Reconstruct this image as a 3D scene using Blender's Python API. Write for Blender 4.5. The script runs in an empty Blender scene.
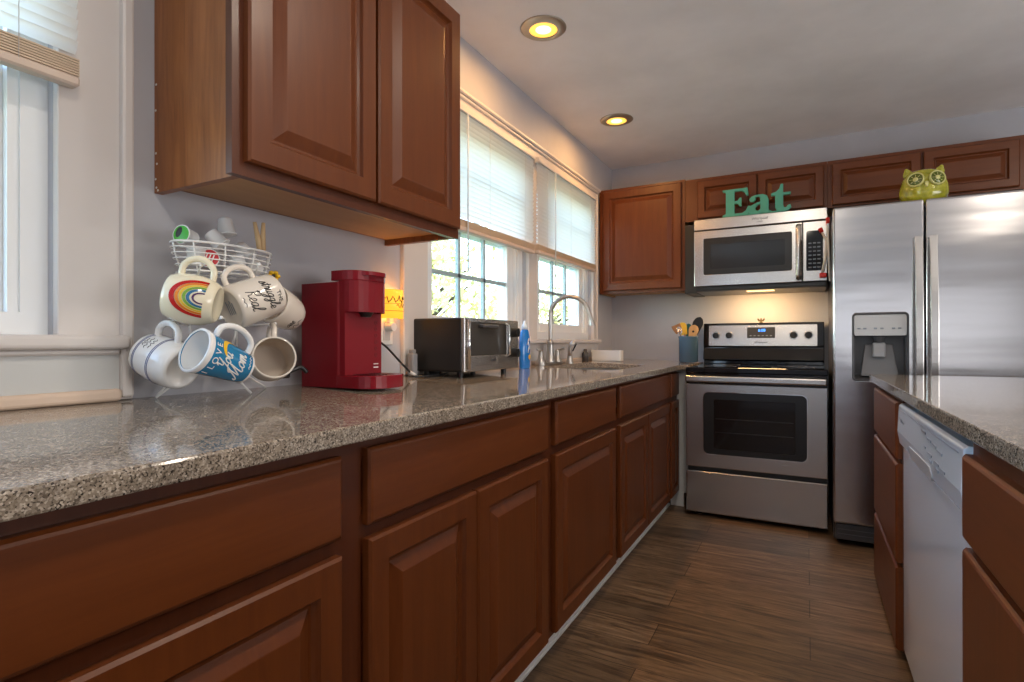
import bpy, bmesh, math, random
from mathutils import Vector, Matrix, noise as mnoise
random.seed(7)
SC = bpy.context.scene
COL = SC.collection
PI = math.pi

# ------------------------------------------------------------------ camera
cam_d = bpy.data.cameras.new('camera')
cam = bpy.data.objects.new('camera', cam_d)
COL.objects.link(cam)
SC.camera = cam
cam_d.sensor_fit = 'HORIZONTAL'
cam_d.sensor_width = 36.0
cam_d.lens = 36.0 * 549.45 / 1024.0
cam_d.clip_start = 0.02
yaw, pit, rol = math.radians(28.19), math.radians(0.084), math.radians(-0.06)
cam.location = (1.3405, -4.1612, 1.0607)
cam.rotation_euler = (Matrix.Rotation(yaw, 3, 'Z') @ Matrix.Rotation(PI/2 + pit, 3, 'X') @ Matrix.Rotation(rol, 3, 'Z')).to_euler()

# ------------------------------------------------------------------ colour management
SC.view_settings.view_transform = 'Standard'
SC.view_settings.look = 'None'
SC.view_settings.gamma = 1.0
SC.view_settings.use_curve_mapping = False
SC.view_settings.exposure = 0.14
SC.cycles.use_denoising = True
SC.cycles.max_bounces = 10
SC.cycles.diffuse_bounces = 5
SC.cycles.transparent_max_bounces = 12
SC.cycles.sample_clamp_indirect = 6.0

# ------------------------------------------------------------------ sky, sun, daylight, fill lamps
world = bpy.data.worlds.new('sky'); SC.world = world
world.use_nodes = True
wn, wl = world.node_tree.nodes, world.node_tree.links
sky = wn.new('ShaderNodeTexSky'); sky.sky_type = 'NISHITA'
sky.sun_disc = False; sky.sun_elevation = math.radians(38); sky.sun_rotation = math.radians(60)
sky.air_density = 1.0; sky.dust_density = 0.6
wl.new(sky.outputs['Color'], wn['Background'].inputs['Color'])
wn['Background'].inputs['Strength'].default_value = 1.35

def light(name, kind, loc, power, color, **kw):
    d = bpy.data.lights.new(name, kind); d.energy = power; d.color = color
    o = bpy.data.objects.new(name, d); o.location = loc; COL.objects.link(o)
    for k, v in kw.items():
        if k == 'aim': o.rotation_euler = Vector(v).to_track_quat('-Z', 'Y').to_euler()
        else: setattr(d, k, v)
    return o
light('sun', 'SUN', (6, 5, 10), 3.2, (1, .93, .82), aim=(-.62, -.30, -.62), angle=.02)
# area lamp set as the pane of the window behind the camera
light('daylight_rear_window', 'AREA', (2.35, -6.44, 1.34), 6.5, (.93, .95, 1.0), aim=(0, 1, .10), shape='RECTANGLE', size=2.6, size_y=.70)
light('right_fill_light', 'AREA', (4.26, -2.9, 1.45), 64, (1.0, .97, .95), aim=(-1, 0, .55), shape='RECTANGLE', size=2.6, size_y=1.5)  # unseen added fill lamp; the right wall behind it has no window
light('side_fill_light', 'AREA', (0.03, -5.45, 1.55), 16, (.58, .78, 1.0), aim=(1, .1, .1), shape='RECTANGLE', size=1.0, size_y=1.1)  # unseen added fill lamp, tinted blue for the dishwasher front

# ------------------------------------------------------------------ materials
def mat(name, base=(.8, .8, .8), rough=.5, metal=0.0, **kw):
    m = bpy.data.materials.new(name); m.use_nodes = True
    b = m.node_tree.nodes['Principled BSDF']
    b.inputs['Base Color'].default_value = (*base, 1)
    b.inputs['Roughness'].default_value = rough
    b.inputs['Metallic'].default_value = metal
    for k, v in kw.items():
        b.inputs[k].default_value = v
    return m
def nodes(m): return m.node_tree.nodes, m.node_tree.links, m.node_tree.nodes['Principled BSDF']
def coords(m, scale, kind='Object', rot=(0, 0, 0)):
    n, l, b = nodes(m)
    t = n.new('ShaderNodeTexCoord'); mp = n.new('ShaderNodeMapping')
    mp.inputs['Scale'].default_value = scale; mp.inputs['Rotation'].default_value = rot
    l.new(t.outputs[kind], mp.inputs['Vector'])
    return mp.outputs['Vector']
def noise_tex(m, vec, scale, detail=4, rough=.55, dist=0.0):
    n, l, b = nodes(m)
    t = n.new('ShaderNodeTexNoise')
    t.inputs['Scale'].default_value = scale; t.inputs['Detail'].default_value = detail
    t.inputs['Roughness'].default_value = rough; t.inputs['Distortion'].default_value = dist
    if vec is not None: l.new(vec, t.inputs['Vector'])
    return t.outputs['Fac']
def ramp(m, fac, stops):
    n, l, b = nodes(m)
    r = n.new('ShaderNodeValToRGB'); e = r.color_ramp.elements
    while len(e) < len(stops): e.new(.5)
    for i, (p, c) in enumerate(stops):
        e[i].position = p; e[i].color = (*c, 1)
    l.new(fac, r.inputs['Fac'])
    return r.outputs['Color']
def bump(m, fac, strength, dist=.01):
    n, l, b = nodes(m)
    k = n.new('ShaderNodeBump'); k.inputs['Strength'].default_value = strength; k.inputs['Distance'].default_value = dist
    l.new(fac, k.inputs['Height']); l.new(k.outputs['Normal'], b.inputs['Normal'])
def painted(name, base, rough=.55, var=.06, bumpy=.05):
    m = mat(name, base, rough); n, l, b = nodes(m)
    f = noise_tex(m, coords(m, (1, 1, 1)), 3.0, 5)
    lo = tuple(c * (1 - var) for c in base); hi = tuple(min(1, c * (1 + var)) for c in base)
    l.new(ramp(m, f, [(.3, lo), (.7, hi)]), b.inputs['Base Color'])
    if bumpy: bump(m, noise_tex(m, coords(m, (1, 1, 1)), 160, 3), bumpy, .002)
    return m
def wood(name, dark, lite, grain, rough=.40, scale=5, coat=.10):
    m = mat(name, dark, rough); n, l, b = nodes(m)
    v = coords(m, grain)
    f = noise_tex(m, v, scale, 6, .6, .6)
    l.new(ramp(m, f, [(.25, dark), (.75, lite)]), b.inputs['Base Color'])
    b.inputs['Coat Weight'].default_value = coat; b.inputs['Coat Roughness'].default_value = .22; b.inputs['Specular IOR Level'].default_value = .35
    bump(m, f, .03, .002)
    return m
M = {}
M['wall'] = painted('wall_paint', (.475, .478, .515), .6)
M['ceiling'] = painted('ceiling_paint', (.84, .83, .85), .7)
M['trim'] = painted('trim_paint', (.66, .615, .585), .38, .03, .02)
M['trim_grey'] = painted('apron_paint', (.58, .59, .58), .45, .04, .02)
M['sash'] = mat('sash_vinyl', (.82, .84, .85), .35)
M['oak'] = painted('raw_pine_strip', (.70, .54, .42), .5, .10, 0)
M['wood'] = wood('cherry_vertical', (.108, .0262, .0052), (.155, .0405, .0082), (9, 9, .7))
M['wood_h'] = wood('cherry_horizontal', (.108, .0262, .0052), (.155, .0405, .0082), (9, .7, 9))
M['wood_x'] = wood('cherry_horizontal_back', (.108, .0262, .0052), (.155, .0405, .0082), (.7, 9, 9))
M['frame'] = wood('cherry_face_frame', (.074, .0172, .0045), (.104, .0255, .0065), (9, 9, .7))
M['veneer'] = wood('cherry_veneer', (.165, .050, .011), (.40, .145, .042), (11, 11, .9), .38, 4)
M['ply'] = wood('cabinet_underside', (.46, .25, .105), (.54, .31, .135), (4, .5, 4), .5, 3, 0)

def granite(name, lo=1.0):
    m = mat(name, (.3, .25, .2), .07); n, l, b = nodes(m)
    v = coords(m, (1, 1, 1))
    vo = n.new('ShaderNodeTexVoronoi'); vo.inputs['Scale'].default_value = 430; l.new(v, vo.inputs['Vector'])
    sp = n.new('ShaderNodeSeparateColor'); l.new(vo.outputs['Color'], sp.inputs['Color'])
    c1 = ramp(m, sp.outputs['Red'], [(.0, (.026, .023, .021)), (.13, (.115, .097, .081)), (.30, (.248, .212, .172)), (.70, (.325, .283, .236)), (.96, (.54, .49, .43))])
    c2 = ramp(m, noise_tex(m, v, 55, 5, .7), [(.34, (.62, .58, .55)), (.66, (1.12, 1.07, 1.0))])
    mx = n.new('ShaderNodeMix'); mx.data_type = 'RGBA'; mx.blend_type = 'MULTIPLY'; mx.inputs['Factor'].default_value = 1
    l.new(c1, mx.inputs[6]); l.new(c2, mx.inputs[7]); l.new(mx.outputs[2], b.inputs['Base Color'])
    return m
M['granite'] = granite('granite')

def floor_mat():
    m = mat('vinyl_planks', (.1, .06, .04), .42); n, l, b = nodes(m)
    v = coords(m, (1, 1, 1))
    br = n.new('ShaderNodeTexBrick')
    br.offset = .37; br.inputs['Scale'].default_value = 1.0
    br.inputs['Brick Width'].default_value = 1.35; br.inputs['Row Height'].default_value = .16
    br.inputs['Mortar Size'].default_value = .0018; br.inputs['Mortar Smooth'].default_value = .2
    br.inputs['Color1'].default_value = (.62, .60, .58, 1); br.inputs['Color2'].default_value = (1.15, 1.1, 1.05, 1)
    br.inputs['Mortar'].default_value = (.25, .22, .2, 1)
    l.new(v, br.inputs['Vector'])
    g = noise_tex(m, coords(m, (1.6, 17, 1)), 2.4, 8, .72, 1.1)
    c = ramp(m, g, [(.30, (.030, .017, .010)), (.42, (.120, .073, .042)), (.55, (.22, .140, .083)), (.72, (.37, .245, .150))])
    mx = n.new('ShaderNodeMix'); mx.data_type = 'RGBA'; mx.blend_type = 'MULTIPLY'; mx.inputs['Factor'].default_value = 1
    l.new(c, mx.inputs[6]); l.new(br.outputs['Color'], mx.inputs[7]); l.new(mx.outputs[2], b.inputs['Base Color'])
    bump(m, g, .08, .002)
    return m
M['floor'] = floor_mat()

def steel(name, base, rough, stretch, wav=0.0, wscale=(.6, .6, 5)):
    m = mat(name, base, rough, 1.0); n, l, b = nodes(m)
    f = noise_tex(m, coords(m, stretch), 3, 3, .6)
    mr = n.new('ShaderNodeMapRange'); mr.inputs['To Min'].default_value = rough * .97; mr.inputs['To Max'].default_value = rough * 1.03
    l.new(f, mr.inputs['Value']); l.new(mr.outputs['Result'], b.inputs['Roughness'])
    if wav: bump(m, noise_tex(m, coords(m, wscale), 1.6, 2, .4), wav, .02)
    return m
M['steel'] = steel('brushed_steel', (.60, .58, .56), .27, (3, 60, 260))
M['steel_fridge'] = steel('fridge_steel', (.60, .59, .60), .20, (1, 40, 160), .15)
M['chrome'] = mat('chrome', (.75, .75, .74), .09, 1)
M['nickel'] = mat('brushed_nickel', (.50, .47, .44), .30, 1)
M['nickel_ring'] = mat('lamp_trim_nickel', (.50, .44, .36), .38, .8)
M['black'] = mat('black_plastic', (.012, .012, .013), .35)
M['black_gloss'] = mat('black_glass', (.008, .008, .009), .05)
M['black_matte'] = mat('black_enamel', (.016, .015, .015), .42)
M['toast_glass'] = mat('toaster_glass', (.055, .050, .045), .16)
M['dark_glass'] = mat('smoked_glass', (.035, .036, .038), .08)
M['oven_glass'] = mat('oven_glass', (.010, .009, .010), .07)
M['grey_pl'] = mat('grey_plastic', (.30, .30, .31), .35)
M['grey_mid'] = mat('mid_grey_plastic', (.15, .15, .155), .3)
M['lt_grey'] = mat('light_grey_plastic', (.46, .47, .49), .3)
M['dk_grey'] = mat('dark_grey_plastic', (.06, .06, .065), .35)
M['white_app'] = mat('daylight_tinted_enamel', (.70, .77, .85), .16, 0, **{'Coat Weight': .4})  # white enamel with the blue of window daylight put into its colour
M['white_pl'] = mat('white_plastic', (.78, .77, .74), .35)
M['white_wire'] = mat('white_coated_wire', (.87, .87, .85), .35)
M['cream'] = mat('cream_glaze', (.86, .78, .58), .12, 0, **{'Coat Weight': .5})
M['white_glaze'] = mat('white_glaze', (.88, .87, .85), .12, 0, **{'Coat Weight': .5})
M['beige_glaze'] = mat('beige_glaze', (.78, .71, .62), .14, 0, **{'Coat Weight': .5})
M['tan_glaze'] = mat('tan_inside_glaze', (.60, .51, .42), .2)
M['blue_glaze'] = mat('blue_glaze', (.012, .205, .42), .14, 0, **{'Coat Weight': .5})
M['ink'] = mat('black_ink', (.02, .018, .018), .4)
M['navy_ink'] = mat('navy_ink', (.10, .12, .28), .4)
M['white_ink'] = mat('white_ink', (.85, .85, .83), .4)
M['grey_ink'] = mat('grey_ink', (.22, .25, .30), .4)
M['yellow_ink'] = mat('yellow_ink', (.85, .52, .02), .35)
for k, c in dict(r_red=(.50, .012, .010), r_orange=(.80, .24, .03), r_yellow=(.82, .55, .05), r_green=(.20, .38, .05), r_blue=(.03, .16, .32), r_purple=(.085, .025, .10)).items():
    M[k] = mat('glaze_' + k[2:], c, .15)
M['red'] = mat('dark_red_plastic', (.205, .0035, .010), .42, 0, **{'Specular IOR Level': .3})
M['red_gloss'] = mat('glossy_red_plastic', (.22, .004, .011), .20, 0, **{'Specular IOR Level': .4})
M['red_ink'] = mat('red_groove', (.07, .004, .006), .4)
M['teal'] = painted('teal_paint', (.085, .40, .29), .5, .12, .04)
M['pod'] = mat('pod_white', (.82, .83, .83), .35)
M['pod_green'] = mat('pod_lid_green', (.06, .42, .03), .3)
M['pod_red'] = mat('pod_lid_red', (.55, .02, .03), .3)
M['peg'] = wood('clothespin_wood', (.55, .36, .18), (.70, .50, .28), (9, 9, 1), .6, 5, 0)
M['spoonwood'] = wood('utensil_wood', (.48, .27, .11), (.62, .39, .18), (9, 9, 1), .55, 5, 0)
M['darkwood'] = wood('dark_utensil_wood', (.25, .11, .04), (.36, .17, .07), (9, 9, 1), .5, 5, 0)
M['yellow'] = mat('yellow_silicone', (.78, .50, .02), .4)
M['teal_sil'] = mat('teal_silicone', (.01, .16, .17), .4)
M['crock'] = mat('blue_grey_glaze', (.075, .145, .21), .18, 0, **{'Coat Weight': .5})
M['soap'] = mat('blue_soap_bottle', (.01, .20, .66), .15, 0, **{'Coat Weight': .5})
M['soap_clear'] = mat('clear_white_cap', (.72, .78, .82), .2)
M['red_tip'] = mat('red_plastic', (.62, .02, .012), .3)
M['bright_red'] = M['red_tip']
M['figure'] = mat('dark_bronze', (.10, .075, .03), .4, .4)
M['sink'] = mat('sink_steel', (.72, .73, .74), .34, .55)
M['bark'] = mat('bark', (.10, .07, .05), .8)
M['leaf_a'] = painted('yellow_leaves', (.66, .62, .30), .6, .3, 0)
M['leaf_b'] = painted('green_leaves', (.40, .50, .26), .6, .3, 0)
M['lawn'] = painted('grass', (.22, .25, .08), .8, .3, 0)
M['siding'] = painted('pale_siding', (.62, .64, .66), .6, .05, 0)

def owl_mat():
    m = mat('owl_glaze', (.42, .40, .03), .14, 0, **{'Coat Weight': .7}); n, l, b = nodes(m)
    f = noise_tex(m, coords(m, (1, 1, 1)), 34, 4, .6)
    l.new(ramp(m, f, [(.35, (.26, .27, .012)), (.55, (.47, .45, .035)), (.75, (.62, .56, .10))]), b.inputs['Base Color'])
    bump(m, f, .35, .004)
    return m
M['owl'] = owl_mat()
M['owl_dark'] = mat('owl_eye_glaze', (.10, .13, .015), .15, 0, **{'Coat Weight': .7})
M['owl_pale'] = mat('owl_pale_glaze', (.62, .60, .22), .15, 0, **{'Coat Weight': .7})

def blind_mat():
    m = bpy.data.materials.new('blind_slat'); m.use_nodes = True
    n, l = m.node_tree.nodes, m.node_tree.links
    b = n['Principled BSDF']; b.inputs['Base Color'].default_value = (.82, .80, .77, 1); b.inputs['Roughness'].default_value = .4
    t = n.new('ShaderNodeBsdfTranslucent'); t.inputs['Color'].default_value = (.86, .85, .82, 1)
    mx = n.new('ShaderNodeMixShader'); mx.inputs['Fac'].default_value = .54
    l.new(b.outputs[0], mx.inputs[1]); l.new(t.outputs[0], mx.inputs[2]); l.new(mx.outputs[0], n['Material Output'].inputs['Surface'])
    return m
M['slat'] = blind_mat()
M['rail'] = mat('blind_rail', (.62, .49, .40), .45)
M['slat_stack'] = mat('stacked_slats', (.64, .50, .36), .5)
def glass_mat():
    m = bpy.data.materials.new('window_glass'); m.use_nodes = True
    n, l = m.node_tree.nodes, m.node_tree.links
    n.remove(n['Principled BSDF'])
    a = n.new('ShaderNodeBsdfTransparent'); g = n.new('ShaderNodeBsdfGlossy'); g.inputs['Roughness'].default_value = .01
    a.inputs['Color'].default_value = (.93, .97, .96, 1)
    f = n.new('ShaderNodeLayerWeight'); f.inputs['Blend'].default_value = .5
    pw = n.new('ShaderNodeMath'); pw.operation = 'POWER'; pw.inputs[1].default_value = 4
    ml = n.new('ShaderNodeMath'); ml.operation = 'MULTIPLY_ADD'; ml.inputs[1].default_value = .5; ml.inputs[2].default_value = .02
    l.new(f.outputs['Facing'], pw.inputs[0]); l.new(pw.outputs[0], ml.inputs[0])
    mx = n.new('ShaderNodeMixShader')
    l.new(ml.outputs[0], mx.inputs[0]); l.new(a.outputs[0], mx.inputs[1]); l.new(g.outputs[0], mx.inputs[2]); l.new(mx.outputs[0], n['Material Output'].inputs['Surface'])
    return m
M['glass'] = glass_mat()
def emit(name, col, s):
    m = mat(name, (.8, .8, .8), .4)
    b = m.node_tree.nodes['Principled BSDF']
    b.inputs['Base Color'].default_value = (*col, 1)
    b.inputs['Emission Color'].default_value = (*col, 1); b.inputs['Emission Strength'].default_value = s
    return m
M['lamp'] = emit('lamp_diffuser', (1.0, .55, .09), 1.5)
M['lamp_core'] = emit('lamp_bulb', (1.0, .74, .30), 3.0)
M['night'] = emit('lit_shade', (1.0, .46, .035), 1.05)
M['lcd'] = emit('blue_digits', (.03, .22, 1.0), 3.0)
M['hoodlamp'] = emit('hood_lamp', (1.0, .66, .30), 2.2)

# ------------------------------------------------------------------ mesh helpers
ORI = {}
class MB:
    def __init__(s): s.bm = bmesh.new()
    def _merge(s, t, mi=0, smooth=False, mx=None):
        if mx is not None: bmesh.ops.transform(t, matrix=mx, verts=t.verts)
        vm = {v: s.bm.verts.new(v.co) for v in t.verts}
        for f in t.faces:
            try:
                nf = s.bm.faces.new([vm[v] for v in f.verts]); nf.material_index = mi; nf.smooth = smooth or f.smooth
            except ValueError: pass
        t.free(); return s
    def box(s, x0, x1, y0, y1, z0, z1, bev=0.0, mi=0, seg=1, mx=None):
        t = bmesh.new(); bmesh.ops.create_cube(t, size=1)
        for v in t.verts:
            v.co = Vector(((x0+x1)/2 + v.co.x*(x1-x0), (y0+y1)/2 + v.co.y*(y1-y0), (z0+z1)/2 + v.co.z*(z1-z0)))
        if bev > 0:
            bmesh.ops.bevel(t, geom=t.edges[:], offset=bev, segments=seg, affect='EDGES', profile=.5)
        return s._merge(t, mi, False, mx)
    def faces(s, verts, faces, mi=0, smooth=False, mx=None):
        t = bmesh.new(); vs = [t.verts.new(v) for v in verts]
        for f in faces:
            try: t.faces.new([vs[i] for i in f])
            except ValueError: pass
        return s._merge(t, mi, smooth, mx)
    def lathe(s, prof, mx=None, mi=0, n=32, smooth=True, a0=0, a1=2*PI):
        full = abs(a1 - a0 - 2*PI) < 1e-6
        k = n if full else n + 1
        vs, fs = [], []
        for (r, z) in prof:
            for i in range(k):
                a = a0 + (a1-a0)*i/n
                vs.append((r*math.cos(a), r*math.sin(a), z))
        for j in range(len(prof)-1):
            for i in range(n):
                i2 = (i+1) % k if full else i+1
                fs.append((j*k+i, j*k+i2, (j+1)*k+i2, (j+1)*k+i))
        t = bmesh.new(); vv = [t.verts.new(v) for v in vs]
        for f in fs:
            try: t.faces.new([vv[i] for i in f])
            except ValueError: pass
        bmesh.ops.remove_doubles(t, verts=t.verts, dist=1e-6)
        bmesh.ops.recalc_face_normals(t, faces=t.faces)
        return s._merge(t, mi, smooth, mx)
    def cyl(s, p, q, r, r2=None, n=20, mi=0, cap=True, smooth=True):
        p, q = Vector(p), Vector(q); d = q - p; L = d.length
        mx = Matrix.Translation(p) @ d.to_track_quat('Z', 'Y').to_matrix().to_4x4()
        r2 = r if r2 is None else r2
        s.lathe([(r, 0), (r2, L)], mx, mi, n, smooth)
        if cap:
            s.lathe([(0, 0), (r, 0)], mx, mi, n, False); s.lathe([(r2, L), (0, L)], mx, mi, n, False)
        return s
    def tube(s, pts, r, n=8, mi=0, closed=False, cap=True, mx=None):
        pts = [Vector(p) for p in pts]; N = len(pts)
        rs = r if isinstance(r, (list, tuple)) else [r]*N
        tg = []
        for i in range(N):
            if closed: d = pts[(i+1) % N] - pts[i-1]
            else: d = pts[min(i+1, N-1)] - pts[max(i-1, 0)]
            tg.append(d.normalized() if d.length > 1e-9 else Vector((0, 0, 1)))
        up = Vector((0, 0, 1)) if abs(tg[0].z) < .9 else Vector((1, 0, 0))
        nrm = (up - tg[0]*up.dot(tg[0])).normalized()
        vs, fs = [], []
        for i in range(N):
            nrm = (nrm - tg[i]*nrm.dot(tg[i]))
            nrm = nrm.normalized() if nrm.length > 1e-9 else tg[i].orthogonal().normalized()
            bn = tg[i].cross(nrm)
            for k in range(n):
                a = 2*PI*k/n
                vs.append(pts[i] + (nrm*math.cos(a) + bn*math.sin(a))*rs[i])
        for i in range(N if closed else N-1):
            j = (i+1) % N
            for k in range(n):
                k2 = (k+1) % n
                fs.append((i*n+k, i*n+k2, j*n+k2, j*n+k))
        if cap and not closed:
            fs.append(tuple(range(n-1, -1, -1))); fs.append(tuple((N-1)*n+k for k in range(n)))
        return s.faces(vs, fs, mi, True, mx)
    def sphere(s, c, r, mi=0, n=20, scale=(1, 1, 1), mx=None):
        t = bmesh.new(); bmesh.ops.create_uvsphere(t, u_segments=n, v_segments=max(8, n//2), radius=r)
        for v in t.verts: v.co = Vector((v.co.x*scale[0]+c[0], v.co.y*scale[1]+c[1], v.co.z*scale[2]+c[2]))
        return s._merge(t, mi, True, mx)
    def prism(s, outer, holes, f, mi=0):
        """outline(s) in 2D; f(u, v, side) -> 3D for side 0 and 1; solid between, with holes"""
        t = bmesh.new(); loops = [outer] + list(holes); tops = []
        for side in (0, 1):
            es = []
            for lp in loops:
                vs = [t.verts.new(f(u, v, side)) for (u, v) in lp]
                tops.append(vs)
                for i in range(len(vs)): es.append(t.edges.new((vs[i], vs[(i+1) % len(vs)])))
            bmesh.ops.triangle_fill(t, edges=es, use_beauty=True)
        L = len(loops)
        for k in range(L):
            a, b = tops[k], tops[L+k]
            for i in range(len(a)):
                j = (i+1) % len(a)
                t.faces.new((a[i], a[j], b[j], b[i]))
        bmesh.ops.recalc_face_normals(t, faces=t.faces)
        return s._merge(t, mi)
    def panel(s, f, u0, u1, v0, v1, rings, mi=0):
        """nested rectangles: rings = [(inset, depth)]; f(u, v, d) -> 3D"""
        vs, fs = [], []
        for (i, d) in rings:
            vs += [f(u0+i, v0+i, d), f(u1-i, v0+i, d), f(u1-i, v1-i, d), f(u0+i, v1-i, d)]
        for k in range(len(rings)-1):
            for a in range(4):
                b = (a+1) % 4
                fs.append((4*k+a, 4*k+b, 4*k+4+b, 4*k+4+a))
        e = 4*(len(rings)-1)
        fs.append((e, e+1, e+2, e+3)); fs.append((3, 2, 1, 0))
        t = bmesh.new(); vv = [t.verts.new(v) for v in vs]
        for q in fs: t.faces.new([vv[i] for i in q])
        bmesh.ops.recalc_face_normals(t, faces=t.faces)
        return s._merge(t, mi)
    def build(s, name, mats, parent=None, bevel=0.0, seg=2, local=False):
        me = bpy.data.meshes.new(name)
        if parent is not None and not local:
            off = ORI.get(parent, Vector((0, 0, 0)))
            bmesh.ops.translate(s.bm, vec=-off, verts=s.bm.verts)
        s.bm.normal_update()
        s.bm.to_mesh(me); s.bm.free()
        if not isinstance(mats, (list, tuple)): mats = [mats]
        for m in mats: me.materials.append(m)
        o = bpy.data.objects.new(name, me); COL.objects.link(o)
        if parent is not None:
            o.parent = parent; ORI[o] = ORI.get(parent, Vector((0, 0, 0)))
        if bevel > 0:
            b = o.modifiers.new('bevel', 'BEVEL'); b.width = bevel; b.segments = seg; b.limit_method = 'ANGLE'; b.angle_limit = math.radians(40)
        return o

def thing(name, label, cat, loc=(0, 0, 0), group=None):
    o = bpy.data.objects.new(name, None); COL.objects.link(o); o.location = loc
    o.empty_display_size = .05
    o['label'] = label; o['category'] = cat
    if group: o['group'] = group
    ORI[o] = Vector(loc)
    return o
def tag(o, label, cat, group=None):
    o['label'] = label; o['category'] = cat
    if group: o['group'] = group
    return o
def struct(o): o['kind'] = 'structure'; return o
def sroot(name, loc=(0, 0, 0)):
    o = bpy.data.objects.new(name, None); COL.objects.link(o); o.location = loc; ORI[o] = Vector(loc)
    o['kind'] = 'structure'; return o
def basis(loc, z, x):
    z = Vector(z).normalized(); x = Vector(x); x = (x - z*x.dot(z)).normalized(); y = z.cross(x)
    m = Matrix((x, y, z)).transposed().to_4x4(); m.translation = Vector(loc); return m
def catmull(pts, n=8, closed=False):
    P = [Vector(p) for p in pts]; N = len(P); out = []
    for i in range(N if closed else N-1):
        g = (lambda k: P[k % N]) if closed else (lambda k: P[max(0, min(N-1, k))])
        a, b, c, d = g(i-1), g(i), g(i+1), g(i+2)
        for j in range(n):
            t = j/n
            out.append(.5*((2*b) + (c-a)*t + (2*a-5*b+4*c-d)*t*t + (3*b-a-3*c+d)*t**3))
    if not closed: out.append(P[-1].copy())
    return out
def rrect(u0, u1, v0, v1, r, n=6):
    out = []
    for (cx, cy, a) in ((u1-r, v0+r, -PI/2), (u1-r, v1-r, 0), (u0+r, v1-r, PI/2), (u0+r, v0+r, PI)):
        for i in range(n+1):
            t = a + (PI/2)*i/n
            out.append((cx + r*math.cos(t), cy + r*math.sin(t)))
    return out
def text_mesh(body, size, extrude=.0006, shear=0.0):
    c = bpy.data.curves.new('text', 'FONT'); c.body = body; c.size = size; c.extrude = extrude; c.shear = shear
    c.align_x = 'CENTER'; c.align_y = 'CENTER'; c.resolution_u = 3
    o = bpy.data.objects.new('text', c); COL.objects.link(o)
    bpy.context.view_layer.update()
    dg = bpy.context.evaluated_depsgraph_get(); e = o.evaluated_get(dg); me = e.to_mesh()
    V = [v.co.copy() for v in me.vertices]; F = [tuple(p.vertices) for p in me.polygons]
    e.to_mesh_clear(); bpy.data.objects.remove(o); bpy.data.curves.remove(c)
    return V, F

# mappings for cabinet fronts: u along the run, v up, d outwards
def face_px(x): return lambda u, v, d: (x + d, u, v)          # faces +x
def face_nx(x): return lambda u, v, d: (x - d, u, v)          # faces -x
def face_ny(y): return lambda u, v, d: (u, y - d, v)          # faces -y
RAISED = [(0, 0), (0, .015), (.005, .020), (.052, .020), (.056, .011), (.061, .006), (.067, .006), (.094, .0185), (.096, .019)]
RAISED_S = [(0, 0), (0, .015), (.005, .020), (.044, .020), (.048, .011), (.052, .006), (.057, .006), (.079, .0185), (.081, .019)]
SLAB = [(0, 0), (0, .013), (.004, .018), (.008, .020)]

# ================================================================== THE SETTING
H = 2.406
def slab(name, m, *a):
    return struct(MB().box(*a).build(name, M[m]))
slab('floor', 'floor', -.15, 4.4, -6.6, .12, -.08, 0)
slab('ceiling', 'ceiling', -.15, 4.4, -6.6, .12, H, H+.1)
slab('wall_back', 'wall', -.15, 4.4, 0, .12, 0, H)
slab('wall_right', 'wall', 4.3, 4.4, -6.6, 0, 0, H)
# left wall with three window openings
WIN = {'1': (-4.45, -3.622, 1.075, 2.06), '2': (-2.40, -1.503, 1.075, 2.06), '3': (-1.40, -.485, 1.075, 2.06)}
side_open = (-5.95, -4.95, 1.0, 2.1)
opens = [side_open] + [WIN[k] for k in ('1', '2', '3')]
wb = MB(); ys = [-6.6]
for (a, b, z0, z1) in opens:
    wb.box(-.15, 0, ys[-1], a, 0, H)
    wb.box(-.15, 0, a, b, 0, z0); wb.box(-.15, 0, a, b, z1, H)
    ys.append(b)
wb.box(-.15, 0, ys[-1], 0, 0, H)
struct(wb.build('wall_left', M['wall']))
# solid wall behind the camera; window frame goes around the area lamp
fb = MB()
fb.box(-.15, 4.4, -6.6, -6.5, 0, H)
struct(fb.build('wall_front', M['wall']))
w4 = sroot('window_4', (2.35, -6.45, .9))
f4 = MB()
for x in (1.0, 1.62, 2.32, 3.02, 3.64): f4.box(x, x+.06, -6.50, -6.40, .98, 1.70)
f4.box(1.0, 3.7, -6.50, -6.40, .92, .98); f4.box(1.0, 3.7, -6.50, -6.40, 1.70, 1.76)
f4.build('window_frame', M['trim'], w4)

# toe kick along the left run, and quarter-round
struct(MB().box(.52, .548, -4.6, -.53, 0, .0935).box(.548, .560, -4.6, -.53, 0, .012, .003).build('baseboard_left', M['sash']))

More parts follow.
